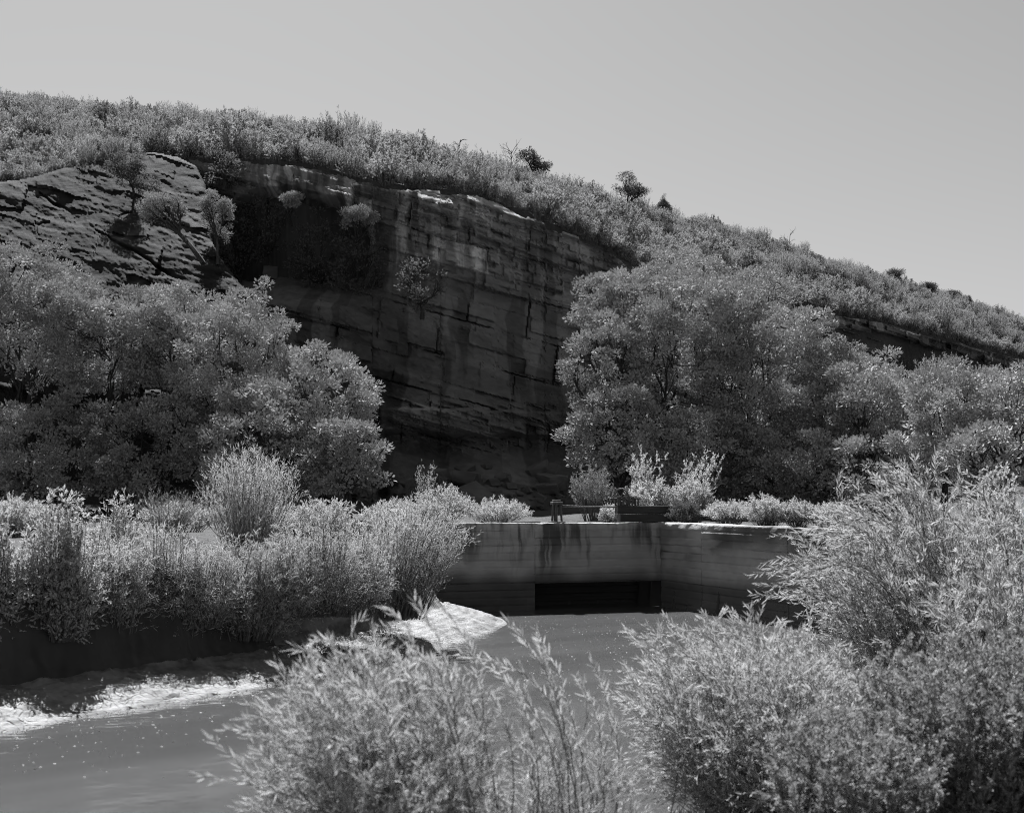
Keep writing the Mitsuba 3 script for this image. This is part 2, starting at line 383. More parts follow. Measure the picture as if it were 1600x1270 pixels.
def rim(u):
    return np.interp(u, RU, RD), np.interp(u, RU, RV)


def hill_pt(u, t):
    """Point of the hillside on bearing u; t = 0 at the cliff's rim, 1 on the skyline, more beyond it."""
    rd, rv = rim(u)
    cd, cv = np.interp(u, RU, CD), np.interp(u, RU, CV)
    tt = np.clip(t, 0, 1)
    p = at(u, rv + (cv - rv) * (1 - (1 - tt) ** 1.5), rd + (cd - rd) * tt)
    bey = np.maximum(t - 1, 0)
    q = at(u, cv, cd + bey * 20)
    q[..., 2] -= 0.3 * (bey * 20) ** 1.25
    p = np.where((t > 1)[..., None], q, p)
    p[..., 2] += 0.9 * nz(p[..., 0] * 0.22, p[..., 1] * 0.22, seed=11) * sstep(0, 0.15, t)
    return p


hu = np.arange(-700, 2301, 7.0)
ht = np.concatenate([np.linspace(0, 1, 34), np.array([1.05, 1.15, 1.3, 1.6, 2, 3, 5])])
HU, HT = np.meshgrid(hu, ht, indexing='ij')
rows = [hill_pt(HU, HT)]
rd, rv = rim(hu)
gap = sstep(1010, 1070, hu)                                   # right of the cliff the slope runs on down to the trees
cl2 = sstep(1235, 1262, hu)
toe = at(hu, np.interp(gap, [0, 1], [0, 0]) + np.where(gap < 0.5, 800, rv + 4 + cl2 * (598 - rv - 4)), rd + np.where(gap < 0.5, 2.0, -0.6 - 2.2 * cl2))
fd = np.where(gap < 0.5, rd + 1.5, np.minimum(60 + 0 * rd, rd - 10))
foot = at(hu, 700, fd); foot[:, 2] = ground_z(foot[:, 0], np.clip(foot[:, 1], 0, 64)) - 0.3
low = [foot + (toe - foot) * k for k in (0, .25, .5, .75, 1.0)]
for k in (1, 2, 3):
    low[k][:, 2] += 0.8 * nz(low[k][:, 0] * .2, low[k][:, 1] * .2, seed=14)
struct('hill', grid_mesh(np.concatenate([np.stack(low, 1), rows[0]], 1)), 'm_dirt', True)


def sheet(u, v, Y, keep=None):
    P = at(u, v, Y)
    vs, fs = grid_mesh(P)
    if keep is not None:
        k = keep.ravel()
        fs = fs[k[fs].all(1)]
    return vs, fs


def blocks(u, zeta, bw, bh, seed):
    """Random offset per joint-bounded block of a bedded rock face."""
    row = np.floor(zeta / bh)
    sh = meshkit.noise(np.stack([row * 7.31 + .5, row * 0 + .5, row * 0 + .5], -1), seed) * 9
    col = np.floor(u / bw + sh)
    return meshkit.noise(np.stack([row * 3.17 + .5, col * 5.77 + .5, row * 0 + .5], -1) // 1 + 0.0, seed + 1)


# middle cliff
cu = np.arange(296, 1096, 1.9)
cw = np.linspace(0, 1, 260)
U, Wt = np.meshgrid(cu, cw, indexing='ij')
rdU, rvU = rim(U)
rough_rim = 7 * (blocks(U, 0 * U, 27, 10, 68) - .5) + 5 * nz(U * 0.05, 0 * U, seed=21) + 3 * nz(U * .3, 0 * U, seed=22)
V = (rvU + 5 + rough_rim) + Wt * (800 - rvU)
dv = V - rvU
dip = V - 0.27 * (U - 700)
Yc = rdU - 1.6 - 0.009 * dv
wob = 22 * nz(U * 0.02, V * 0.02, seed=23)
cave = sstep(300, 385, U + 2 * wob) * (1 - sstep(540, 660, U + 0.25 * (V - 360) + 2 * wob)) * sstep(290, 345, V + wob * 1.5 - 34 * np.abs((U - 450) / 120.) ** 2) * (1 - sstep(420, 480, V + wob))
Yc += 4.5 * cave
blk = sstep(370, 400, U + wob) * (1 - sstep(0, 30, U + 1.6 * wob - (540 + (V - 480) * 0.8))) * sstep(432, 482, V - 0.08 * (U - 400) + wob * .4) * (1 - sstep(575, 612, V))
Yc -= 2.0 * blk
vL = 345 + 0.36 * (U - 730) + 5 * nz(U * .04, 0 * U, seed=24)
band = sstep(620, 650, U)
Yc -= band * (1.1 * (1 - sstep(-2, 2, V - vL)) + 0.6 * (1 - sstep(-2, 2, V - vL + 32)) * (U > 690) + 0.5 * (1 - sstep(-1.5, 1.5, V - vL - 16)))
Yc += 1.3 * sstep(690, 720, U) * sstep(400, 470, V) * (1 - sstep(560, 640, V))          # hollow of the big smooth face
l2 = 640 + 0.03 * (U - 750) + 6 * nz(U * .03, 0 * U, seed=25)
Yc -= 1.5 * sstep(-2, 3, V - l2) * (1 - sstep(0, 10, V - l2 - 34 - 8 * nz(U * .05, 0 * U, seed=26))) * sstep(585, 610, U) * (1 - sstep(880, 930, U))
Yc -= 0.9 * sstep(590, 640, V) + 6.0 * np.clip((V - 700) / 90, 0, 1.2) ** 1.3 * sstep(590, 700, U)
upper = sstep(0, 14, dv) * (1 - sstep(90, 150, dv)) + 0.7 * sstep(620, 640, V) * (1 - sstep(690, 720, V))
Yc -= upper * (0.9 * (blocks(U, dip, 46, 17, 31) - .5) + 0.5 * (blocks(U, dip, 21, 8.3, 33) - .5)) * sstep(600, 640, U)
Yc -= 0.25 * (blocks(U, dip, 170, 5.1, 35) - .5) * (0.15 + upper)
Yc -= 1.3 * nz(U * 0.010, V * 0.010, seed=27) + 0.35 * nz(U * 0.05, dip * 0.07, seed=28) + 0.14 * nz(U * 0.12, dip * 0.3, seed=29)
body = sstep(10, 30, dv) * (1 - sstep(690, 720, V)) * (1 - cave)
Yc -= body * (1.0 * (blocks(U + 0.12 * V, dip, 95, 62, 61) - .5) + 0.55 * (blocks(U + .1 * V, dip, 58, 23, 63) - .5) + 0.12 * (blocks(U, dip, 33, 7.7, 65) - .5))
Yc += body * 0.45 * (np.abs(blocks(U + 0.12 * V, dip, 95, 62, 61) - blocks(U + 2.2 + 0.12 * V, dip + 2.2, 95, 62, 61)) > 1e-9) * sstep(.42, .6, .5 + nz(U * .02, V * .03, seed=67))     # open joints
talus = sstep(720, 770, V)
Yc -= talus * 2.0 * nz(U * .06, V * .10, seed=30)
crack = np.abs(U - (612 + 26 * nz(V * .035, 0 * V, seed=37) + 0.10 * (V - 300)))
Yc += 0.7 * (1 - sstep(0, 4, crack)) * (1 - sstep(330, 400, V)) * sstep(.35, .6, .5 + nz(U * .02, V * .04, seed=38))
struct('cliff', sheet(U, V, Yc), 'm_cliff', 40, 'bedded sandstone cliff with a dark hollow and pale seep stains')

# big rounded rock at the left
top = [(-420, 318), (-150, 300), (30, 280), (60, 274), (95, 262), (150, 250), (200, 240), (240, 237), (280, 245), (308, 260), (322, 288), (327, 330), (331, 375), (345, 403), (366, 430), (392, 464), (404, 500), (410, 600), (412, 760)]
outline = sg.Polygon(top + [(-420, 760)])
ou, ov = np.arange(-420, 416, 2.2), np.arange(236, 700, 2.2)
U, V = np.meshgrid(ou, ov, indexing='ij')
edge = sg.LineString(top)
e = shapely.distance(shapely.points(U, V), edge) + 3 * nz(U * .08, V * .08, seed=40)
Yo = np.interp(V, [235, 270, 300, 400, 470, 560, 700], [69.5, 66.5, 64.5, 59.5, 56.5, 54.5, 52])
Yo += 1.0 * (1 - np.clip(e / 6, 0, 1)) ** 2
cr = V + 0.55 * U
Yo += 1.2 * (nz(U * .01, V * .01, seed=41)) - 1.0 * np.abs(nz(U * .018, (V - .30 * U) * .05, seed=42)) - 0.35 * np.abs(nz(U * .05, (V - .28 * U) * .12, seed=43)) - 0.14 * nz(U * .3, V * .45, seed=44)
Yo += 0.6 * sstep(.3, .6, .5 + nz(U * .02, V * .02, seed=48)) * (1 - sstep(0, 4, np.abs(V - (300 + (U - 60) * 0.62 + 18 * nz(U * .03, 0 * U, seed=45))))) * (U > 60) * (U < 340)       # slanting joint
Yo += 0.35 * sstep(.35, .6, .5 + nz(U * .02, V * .02, seed=49)) * (1 - sstep(0, 3, np.abs(V - (352 - (U - 40) * 0.10 + 20 * nz(U * .03, 0 * U, seed=46))))) * (U < 250)
fr_ = V - .25 * U + 14 * nz(U * .02, V * .02, seed=56)
Yo -= 1.0 * (blocks(U + .3 * V, fr_, 105, 46, 47) - .5) * (1 - .5 * sstep(140, 300, U)) + 0.5 * (blocks(U + .2 * V, fr_ + 10 * nz(U * .03, V * .03, seed=58), 48, 21, 57) - .5) * (1 - .5 * sstep(140, 300, U))
keep = shapely.contains(outline, shapely.points(U, V))
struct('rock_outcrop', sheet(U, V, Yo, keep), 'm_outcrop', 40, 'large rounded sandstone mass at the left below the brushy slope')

# far cliff band at the right
fu, fw = np.arange(1228, 1900, 2.0), np.linspace(0, 1, 110)
U, Wt = np.meshgrid(fu, fw, indexing='ij')
rdU, rvU = rim(U)
V = rvU + 4 + 5 * nz(U * .06, 0 * U, seed=51) + Wt * (np.interp(U, [1240, 1300, 1420, 1545, 1900], [535, 565, 612, 612, 740]) - rvU + 2)
dip = V - 0.30 * (U - 1300)
Yf = rdU - 1.2 - 0.008 * (V - rvU)
Yf += 1.8 * sstep(14, 26, V - rvU) * (1 - sstep(50, 80, V - rvU)) - 3.0 * (blocks(U, dip, 60, 15, 52) - .5) - 1.8 * (blocks(U, dip, 33, 7, 53) - .5) - 2.0 * nz(U * .02, V * .03, seed=54) - .6 * nz(U * .1, dip * .2, seed=55)
struct('far_cliff', sheet(U, V, Yf), 'm_cliff', 40, 'low dark cliff band under the right end of the brushy slope')

# ------------------------------------------------------------------ concrete head wall and wing wall
TOPZ = 2.38
LH, LWG = float(np.linalg.norm(B0 - A0)), float(np.linalg.norm(C0 - B0))


def along_line(px, P, d):
    """Distance along the ground line P + s d at which it crosses column px of the photograph."""
    k = (px - 800) / F
    a = math.cos(PITCH) + 0.0
    # x = k * depth along FWD, depth = y cos(pitch) + (z - eye) sin(pitch), z near 1.2
    c0 = (1.2 - EYE[2]) * math.sin(PITCH)
    return (k * (P[1] * a + c0) - P[0]) / (d[0] - k * a * d[1])


def wall_panel(x0, x1, z0, z1, seed, thick=0.45, crest=True):
    xs = np.arange(x0, x1 + 0.03, 0.06); xs[-1] = x1
    zf = np.arange(z0, z1, 0.022); zf = np.append(zf[:-1] if z1 - zf[-1] < .012 else zf, z1)
    n = len(zf)
    y = np.concatenate([np.zeros(n), [0.06, 0.16, 0.3, thick, thick], [thick, 0.0]])
    z = np.concatenate([zf, [z1 + .01, z1 + .012, z1 + .008, z1, z0], [z0, z0]])
    y[-2] = thick
    X, Yp = np.meshgrid(xs, y, indexing='ij'); _, Z = np.meshgrid(xs, z, indexing='ij')
    Yp, Z = Yp.copy(), Z.copy()
    course = np.floor(Z[:, :n] / 0.203 + 0.3)
    frac = Z[:, :n] / 0.203 + 0.3 - course
    sect = np.floor(X[:, :n] / 2.4 + 0.37 * (course % 2))
    o = meshkit.noise(np.stack([course + .0, sect + 0.0, course * 0 + seed], -1), 3)
    Yp[:, :n] += 0.03 * (o - .5) + 0.034 * np.exp(-((np.minimum(frac, 1 - frac)) * 0.203 / 0.014) ** 2) * (0.35 + 1.0 * nz(X[:, :n] * .6, course * 3.1, seed=seed)+.3)
    Yp[:, :n] += 0.02 * nz(X[:, :n] * 2, Z[:, :n] * 2, seed=seed + 1)
    if crest:
        c = sstep(z1 - 0.16, z1, Z[:, :n])
        Yp[:, :n] += c * 0.09 * np.clip(nz(X[:, :n] * 3.3, Z[:, :n] * 4, seed=seed + 2) + 0.12, 0, 1)
        Z[:, n - 1:n + 4] += 0.05 * nz(X[:, n - 1:n + 4] * 1.4, 0 * X[:, n - 1:n + 4], seed=seed + 3)
    v, f = grid_mesh(np.stack([X, Yp, Z], -1))
    m = len(y)
    caps = []
    for col in (0, len(xs) - 1):                                # close the two ends
        idx = np.arange(m) + col * m
        poly = [(idx[k], idx[k + 1], None) for k in range(m - 1)]
        ctr = len(v) + len(caps)
        caps.append(ctr)
    ends = np.vstack([v[:m].mean(0), v[-m:].mean(0)])
    k = np.arange(m - 1)
    f0 = np.stack([k, np.full(m - 1, len(v)), k + 1], 1)
    f1 = np.stack([k + len(v) - m, k + 1 + len(v) - m, np.full(m - 1, len(v) + 1)], 1)
    return np.vstack([v, ends]), np.vstack([f, f0, f1])


hw = thing('head_wall', 'stained concrete head wall with the dark intake opening at the water', 'wall')
xo = along_line(836, A0, dab)
o3 = [A0[0], A0[1], 0.0]
part(hw, 'wall_panel', place_frame(wall_panel(0, xo - 0.004, -0.9, TOPZ, 61), o3, [*dab, 0]), 'm_concrete', 30)
part(hw, 'lintel', place_frame(wall_panel(xo + 0.004, LH + 0.05, LIN, TOPZ - 0.004, 71), o3, [*dab, 0]), 'm_concrete', 30, label='streaked concrete lintel over the intake')
part(hw, 'jamb', place_frame(box(xo - 0.45, xo - 0.01, 0.455, 1.6, -0.9, 2.1), o3, [*dab, 0]), 'm_concrete')
part(hw, 'deck_slab', place_frame(box(xo - 1.2, LH - 0.1, 0.46, 2.4, 2.15, TOPZ - 0.03), o3, [*dab, 0]), 'm_concrete', label='pale sunlit deck behind the head wall')
for k in range(6):
    part(hw, 'gate_plank', place_frame(box(xo + 0.02 + 0.004 * (k % 2), LH - 0.05, 1.42 + 0.014 * (k % 3), 1.51, -0.5 + k * 0.205, -0.5 + k * 0.205 + 0.197), o3, [*dab, 0]), 'm_timber')

ww = thing('wing_wall', 'board marked concrete wing wall turning towards the right bank', 'wall')
c3 = [B0[0], B0[1], 0.0]
j1, j2 = along_line(1096, B0, dbc), along_line(1231, B0, dbc)
for k, (a, b, dz) in enumerate(((0.0, j1, 0.0), (j1 + 0.02, j2, -0.012), (j2 + 0.015, LWG, -0.04))):
    part(ww, 'wall_panel', place_frame(wall_panel(a, b, -0.9, TOPZ + dz, 81 + 7 * k), c3, [*dbc, 0]), 'm_concrete', 30)

# timber bulkhead on the wall, and the iron gate gear
bh = thing('timber_bulkhead', 'dark timber bulkhead of two stacked beams on top of the head wall', 'bulkhead')
xb = along_line(968, A0, dab)
part(bh, 'beam', place_frame(box(xb + 0.06, LH + 0.95, 0.05, 0.31, TOPZ + 0.015, TOPZ + 0.245, 0.015), o3, [*dab, 0]), 'm_timber')
part(bh, 'beam', place_frame(box(xb, LH + 1.05, 0.07, 0.33, TOPZ + 0.253, TOPZ + 0.48, 0.015), o3, [*dab, 0]), 'm_timber')
BZ = TOPZ + 0.48


def rod(p, q, r=0.02, sides=8):
    p, q = np.asarray(p, float), np.asarray(q, float)
    return tubes(np.stack([p, p + (q - p) * .5, q])[None], np.full((1, 3), r), sides)


def ring(c, r, tube, ax, n=28):
    ax = norm(np.asarray(ax, float)); a = norm(np.cross(ax, [0.1, 0.2, 1])); b = np.cross(ax, a)
    t = np.linspace(0, 2 * np.pi, n + 1)
    P = np.asarray(c) + r * (np.cos(t)[:, None] * a + np.sin(t)[:, None] * b)
    return tubes(P[None], np.full((1, n + 1), tube), 7)


def gearwheel(c, r, w, ax, teeth=18):
    t = np.linspace(0, 2 * np.pi, teeth * 4, endpoint=False)
    rr = r * (1 + 0.12 * (np.arange(teeth * 4) % 4 < 2))
    m = trimesh.creation.extrude_polygon(sg.Polygon(np.stack([rr * np.cos(t), rr * np.sin(t)], 1), [np.stack([.25 * r * np.cos(t[::4]), .25 * r * np.sin(t[::4])], 1)]), w)
    ax = norm(np.asarray(ax, float)); a = norm(np.cross(ax, [0.1, 0.2, 1])); b = np.cross(ax, a)
    return np.array(m.vertices) @ np.stack([a, b, ax]) + np.asarray(c), np.array(m.faces)


PXM = 35.0 / F                                                # one pixel of the photograph at the wall, in metres
gh = thing('gate_hoist', 'rusty iron gate hoist with a hand wheel standing on the timber bulkhead', 'hoist')
fr = lambda m: place_frame(m, o3, [*dab, 0])
hx = xb - 0.02
zc = BZ + 0.215
legs = [0.02, 0.17, 0.46, 0.64]
for x in legs:
    for yy in (0.09, 0.30):
        part(gh, 'leg', fr(box(hx + x, hx + x + 0.05, yy, yy + 0.05, BZ + 0.002, zc - 0.002, 0.006)), 'm_iron')
part(gh, 'rail', fr(box(hx - 0.12, hx + 0.52, 0.075, 0.145, zc, zc + 0.05, 0.008)), 'm_iron')
part(gh, 'rail', fr(box(hx - 0.02, hx + 0.72, 0.295, 0.36, zc - 0.01, zc + 0.05, 0.008)), 'm_iron')
part(gh, 'rail', fr(box(hx + 0.44, hx + 0.72, 0.075, 0.14, zc - 0.03, zc + 0.012, 0.008)), 'm_iron')
wax = norm(np.array([0.80, 0.6, 0.0]))
wc = np.array([hx + 0.16, 0.2, zc + 0.02])
hwl = part(gh, 'hand_wheel', fr(ring(wc, 0.25, 0.022, wax)), 'm_iron', 40)
sp = []
a_, b_ = norm(np.cross(wax, [0.1, 0.2, 1])), np.cross(wax, norm(np.cross(wax, [0.1, 0.2, 1])))
for k in range(5):
    t = k * 2 * np.pi / 5 + 0.3
    part(hwl, 'spoke', fr(rod(wc, wc + 0.25 * (math.cos(t) * a_ + math.sin(t) * b_), 0.013, 6)), 'm_iron', 40)
part(gh, 'shaft', fr(rod([hx - 0.06, 0.2, zc - 0.02], [hx + 0.70, 0.22, zc - 0.02], 0.022)), 'm_iron', 40)
part(gh, 'gear', fr(gearwheel([hx + 0.33, 0.2, zc - 0.03], 0.15, 0.05, [1, 0.05, 0])), 'm_iron', 20)
part(gh, 'gear', fr(gearwheel([hx + 0.54, 0.2, zc - 0.06], 0.10, 0.05, [1, 0.05, 0], 13)), 'm_iron', 20)
part(gh, 'pinion', fr(gearwheel([hx + 0.40, 0.12, zc - 0.10], 0.06, 0.06, [0, 1, 0.0], 9)), 'm_iron', 20)

gs = thing('gate_stand', 'short dark iron gate stand with splayed legs on the wall crest', 'gate stand')
sx = along_line(875, A0, dab)
SZ = TOPZ + 0.60
part(gs, 'base_plate', fr(box(sx - 0.20, sx + 0.20, 0.08, 0.42, TOPZ + 0.018, TOPZ + 0.05, 0.006)), 'm_iron')
for k, dx in enumerate((-0.15, 0.15)):
    part(gs, 'leg', fr(rod([sx + dx * 0.95, 0.24, TOPZ + 0.05], [sx + dx * 0.72, 0.24, SZ - 0.07], 0.034)), 'm_iron', 40)
part(gs, 'stem', fr(rod([sx - 0.03, 0.25, TOPZ + 0.05], [sx - 0.03, 0.25, SZ + 0.02], 0.055, 10)), 'm_iron', 40)
part(gs, 'cap', fr(box(sx - 0.16, sx + 0.15, 0.14, 0.36, SZ - 0.09, SZ - 0.015, 0.012)), 'm_iron')
part(gs, 'nut', fr(box(sx - 0.12, sx + 0.10, 0.18, 0.32, SZ - 0.013, SZ + 0.045, 0.012)), 'm_iron')
pk = numbered('pipe')
scene[pk] = mikit.ply(fr(rod([sx + 0.17, 0.25, SZ - 0.13], [xb - 0.005, 0.27, BZ - 0.03], 0.024, 10)), 'm_iron', 40)
labels[pk] = {'label': 'thin iron pipe running level from the gate stand to the timber bulkhead', 'category': 'pipe'}
pk = numbered('plank')
scene[pk] = mikit.ply(fr(box(sx - 1.15, sx - 0.25, 0.9, 1.2, TOPZ - 0.02, TOPZ + 0.035, 0.006)), 'm_stone')
labels[pk] = {'label': 'weathered plank lying on the deck left of the iron gate stand', 'category': 'plank'}

# ------------------------------------------------------------------ stones below the cliff


def stone(seed, s):
    """Angular block: a box cut by a few planes, its faces roughened."""
    r = np.random.default_rng(seed)
    c = np.array([[x, y, z] for x in (-1, 1) for y in (-1, 1) for z in (-1, 1)], float)
    p = np.vstack([c * r.uniform(.62, 1, (8, 3)), norm(r.normal(size=(18, 3))) * .98])
    h = trimesh.convex.convex_hull(p * np.array(s))
    for _ in range(3):
        h = h.subdivide()
    v = np.array(h.vertices)
    v += 0.16 * min(s) * nz(v[:, 0] * 3 / max(s), v[:, 1] * 3 / max(s), v[:, 2] * 3 / max(s), seed=seed)[:, None] * norm(v)
    a, b = r.uniform(-.5, .5, 2)
    Rx = np.array([[1, 0, 0], [0, math.cos(a), -math.sin(a)], [0, math.sin(a), math.cos(a)]]); Ry = np.array([[math.cos(b), 0, math.sin(b)], [0, 1, 0], [-math.sin(b), 0, math.cos(b)]])
    return v @ Rx @ Ry, np.array(h.faces)


def cliff_y(px, py):
    i = int(np.argmin(np.abs(cu - px)))
    dd, vv = rim(px)
    return float(np.interp(py, V0[i], Y0[i]))


U0, W0 = np.meshgrid(cu, cw, indexing='ij')
V0 = (rim(U0)[1] + 5) + W0 * (800 - rim(U0)[1])
Y0 = Yc
rs = np.random.default_rng(77)
for k in range(46):
    px, py = rs.uniform(640, 915), 722 + 66 * rs.uniform(0, 1) ** .8
    w = rs.uniform(.4, .8) if k > 12 else rs.uniform(.9, 1.7)
    p = at(px, py, cliff_y(px, py) - .15)
    key = thing('stone', f"{'large' if k <= 12 else 'small'} angular sandstone block in the shaded rubble at the foot of the cliff", 'rock', f"{'large' if k <= 12 else 'small'} rubble blocks below the cliff")
    scene[key] = mikit.ply(put(stone(300 + k, (w / 2, w / 2, w * rs.uniform(.2, .4))), p, k * 1.3), 'm_stone', 35)
for k, (px, py, w, h, lab) in enumerate([(424, 427, .9, .75, 'pale stone lying in the mouth of the dark hollow'), (404, 422, .35, .6, 'small upright pale stone beside the pale stone in the hollow'), (444, 420, .6, .4, 'low stone right of the pale stone in the hollow')]):
    p = at(px, py, cliff_y(px, py) - 0.5)
    key = thing('stone', lab, 'rock')
    scene[key] = mikit.ply(put(stone(340 + k, (w / 2, w / 2, h / 2)), p, k * 1.3), 'm_stone', 35)

# ------------------------------------------------------------------ foam flecks drifting on the water
rng = np.random.default_rng(5)
q = []
fl = at_water(rng.uniform(20, 470, 1400), rng.uniform(1075, 1215, 1400))[:, :2]
d = shapely.distance(shapely.points(fl), LW)
fl = fl[(shapely.contains(waterpoly, shapely.points(fl))) & (rng.uniform(0, 1, len(fl)) < np.exp(-d / 1.1))]
f2 = at_water(rng.uniform(800, 1160, 2600), rng.uniform(962, 1100, 2600))[:, :2]
d2 = shapely.distance(shapely.points(f2), sg.LineString([A0 + dab * 3, B0, C0]))
f2 = f2[shapely.contains(waterpoly, shapely.points(f2)) & (rng.uniform(0, 1, len(f2)) < np.exp(-d2 / 5.0))]
for P, r0, r1 in ((fl, .004, .012), (f2, .004, .010)):
    t = np.arange(7) * 2 * np.pi / 7
    r = rng.uniform(r0, r1, (len(P), 1)) * rng.uniform(.7, 1.3, (len(P), 7))
    a = rng.uniform(1, 2.2, (len(P), 1))
    vv = np.stack([P[:, :1] + r * np.cos(t) * a, P[:, 1:] + r * np.sin(t), np.full_like(r, 0.002)], -1)
    cc = np.concatenate([P, np.full((len(P), 1), 0.012)], 1)[:, None]
    v = np.concatenate([vv, cc], 1).reshape(-1, 3)
    b = np.arange(len(P))[:, None] * 8
    q.append((v, np.vstack([b + [k, (k + 1) % 7, 7] for k in range(7)])))
scene['foam_flecks'] = mikit.ply(join(q), 'm_foam')
labels['foam_flecks'] = {'kind': 'stuff', 'label': 'small white foam flecks drifting on the muddy water', 'category': 'foam'}

# ------------------------------------------------------------------ trees


def crown(C, R, rng, nclump, per, leaf, clump=0.42, low=-1.0, flat=0.65):
    """Leaf clumps of radius clump (metres), set mostly near the surface of an uneven ellipsoid."""
    C, R = np.asarray(C, float), np.asarray(R, float)
    if nclump is None:
        area = 4 * np.pi * (((R[0] * R[1]) ** 1.6 + (R[0] * R[2]) ** 1.6 + (R[1] * R[2]) ** 1.6) / 3) ** 0.625
        nclump = int(area / 0.46)
    d = norm(rng.normal(size=(nclump * 3, 3)))
    d = d[d[:, 2] > low][:nclump]
    lob = 0.98 + 0.75 * nz(d[:, 0] * 2.2 + C[0], d[:, 1] * 2.2 + C[1], d[:, 2] * 2.2, seed=7) + 0.35 * nz(d[:, 0] * 6 + C[0], d[:, 1] * 6 + C[1], d[:, 2] * 6, seed=8)
    r = rng.uniform(0.25, 1.0, len(d)) ** 0.30 * np.where(rng.uniform(size=len(d)) < .12, 1.10, 1.0)
    cc = C + d * R * (r * lob)[:, None]
    cr = clump * rng.uniform(0.45, 1.4, len(d))
    u = norm(rng.normal(size=(len(d), per, 3)))
    rad = rng.uniform(0, 1, (len(d), per)) ** 0.5
    lp = cc[:, None] + u * (rad * cr[:, None])[..., None] * [1, 1, flat]
    keep = rng.uniform(size=rad.shape) < (cr / cr.max())[:, None] ** 2
    lp, u, dd = lp[keep], u[keep], np.broadcast_to(d[:, None], lp.shape)[keep]
    ld = norm(u + 0.4 * norm(rng.normal(size=u.shape)) + np.array([0, 0, 0.25]) + 0.35 * dd)
    return cc, leaves(lp.reshape(-1, 3), ld.reshape(-1, 3), leaf[0], leaf[1], rng)


def limbs(foot, C, R, cc, rng, r0=0.14, nlimb=9):
    C, R, foot = np.asarray(C, float), np.asarray(R, float), np.asarray(foot, float)
    fork = foot * 0.45 + (C - [0, 0, R[2] * 0.55]) * 0.55
    out = [tubes(bezier(foot[None] - [0, 0, .3], (foot[None] + fork) / 2 + rng.normal(0, .12, 3) * [1, 1, 0], fork[None], 8), np.linspace(r0, r0 * .75, 8)[None], 7)]
    sel = cc[rng.permutation(len(cc))[:nlimb]]
    B = np.broadcast_to(fork, sel.shape)
    M = B * .5 + sel * .5 + np.array([0, 0, .12]) * np.linalg.norm(sel - B, axis=1, keepdims=True)
    L = bezier(B, M, sel, 8); L[:, 1:-1] += rng.normal(0, .05 * R.mean(), L[:, 1:-1].shape)
    out.append(tubes(L, r0 * np.linspace(.55, .12, 8)[None] * rng.uniform(.7, 1.1, (nlimb, 1)), 5))
    rest = cc[rng.permutation(len(cc))[:60]]
    t = rng.uniform(.35, .9, (len(rest), 1))
    near = np.argmin(np.linalg.norm(rest[:, None] - sel[None], axis=-1), axis=1)
    s, _ = lerp_at(L[near], t)
    s = s[:, 0]
    K = bezier(s, (s + rest) / 2 + rng.normal(0, .1 * R.mean(), s.shape), rest, 5)
    out.append(tubes(K, r0 * np.linspace(.2, .05, 5)[None] * np.ones((len(K), 1)), 4))
    return join(out)


def tree(name, label, px, py, rx, ry, D, seed, mat='m_oak_leaf', group=None, nclump=None, per=210, leaf=(0.135, 0.092), clump=0.38, low=-1.0, foot_dx=0.0, dens=1.0, r0=0.13, rdepth=None, foot_z=None, cat='tree', nlimb=9):
    rng = np.random.default_rng(seed)
    C = at(px, py, D)
    R = np.array([rx * D / F, (rdepth or rx * D / F), ry * D / F])
    foot = np.array([C[0] + foot_dx, C[1], 0.0])
    foot[2] = foot_z if foot_z is not None else float(ground_z(foot[0], min(foot[1], 64)))
    key = thing(name, label, cat, group)
    cc, fol = crown(C, R, rng, nclump, int(per * (dens if dens < .6 else 1)), leaf, clump, low)
    part(key, 'trunk', limbs(foot, C, R, cc, rng, r0, nlimb), 'm_bark', 40)
    part(key, 'crown', fol, mat)
    return key


LEFT_OAKS = [
    (52, 485, 95, 98, 48, 'tall leafy oak at the left edge of the photo, beside the big rock', 4.6),
    (170, 530, 92, 92, 48, 'leafy oak with a rounded top standing just below the big left rock', 4.6),
    (268, 530, 70, 82, 48, 'narrow oak crown between the two broader oaks below the left rock', 4.0),
    (375, 560, 96, 98, 46, 'broad oak with a pointed sunlit top under the lower end of the left rock', 3.6),
    (500, 628, 86, 88, 43.5, 'oak sloping down to the right at the outer edge of the left grove', None),
    (430, 690, 110, 100, 42, 'dense oak in the middle of the lower left grove, above the tall willow', None),
    (265, 705, 125, 85, 46.2, 'deeply shaded oak in the lower middle of the left grove', None),
    (75, 705, 120, 95, 46.2, 'deeply shaded oak at the lower left edge of the grove', None),
    (545, 708, 66, 60, 40.5, 'low oak with feathery boughs reaching right towards the cliff foot', None),
]
for k, (px, py, rx, ry, D, lab, dep) in enumerate(LEFT_OAKS):
    tree('oak_tree', lab, px, py, rx, ry, D, 400 + k, dens=1.0 if rx > 60 else .6, rdepth=dep)
RIGHT_OAKS = [
    (955, 480, 66, 66, 51, 'small crowned oak at the upper left of the right grove, against the cliff'),
    (945, 575, 64, 84, 48, 'oak with bright leaf clumps on the left edge of the right grove'),
    (1045, 525, 130, 108, 51, 'large sunlit oak at the top left of the right grove'),
    (1165, 575, 135, 115, 51.5, 'large rounded oak in the upper middle of the right grove'),
    (1290, 630, 100, 95, 51, 'oak on the right slope of the right grove, below the far cliff'),
    (968, 680, 82, 78, 46.5, 'lower oak over the small trees at the wall, left foot of the right grove'),
    (1085, 715, 118, 75, 47.8, 'dark bottomed oak in the lower middle of the right grove'),
    (1230, 728, 125, 65, 48.2, 'wide shaded oak behind the rounded shrubs of the wing wall'),
    (1365, 660, 66, 66, 47, 'small oak at the right end of the right grove beside the gap'),
    (1380, 740, 90, 60, 44, 'low shaded oak filling the dark gap at the right'),
]
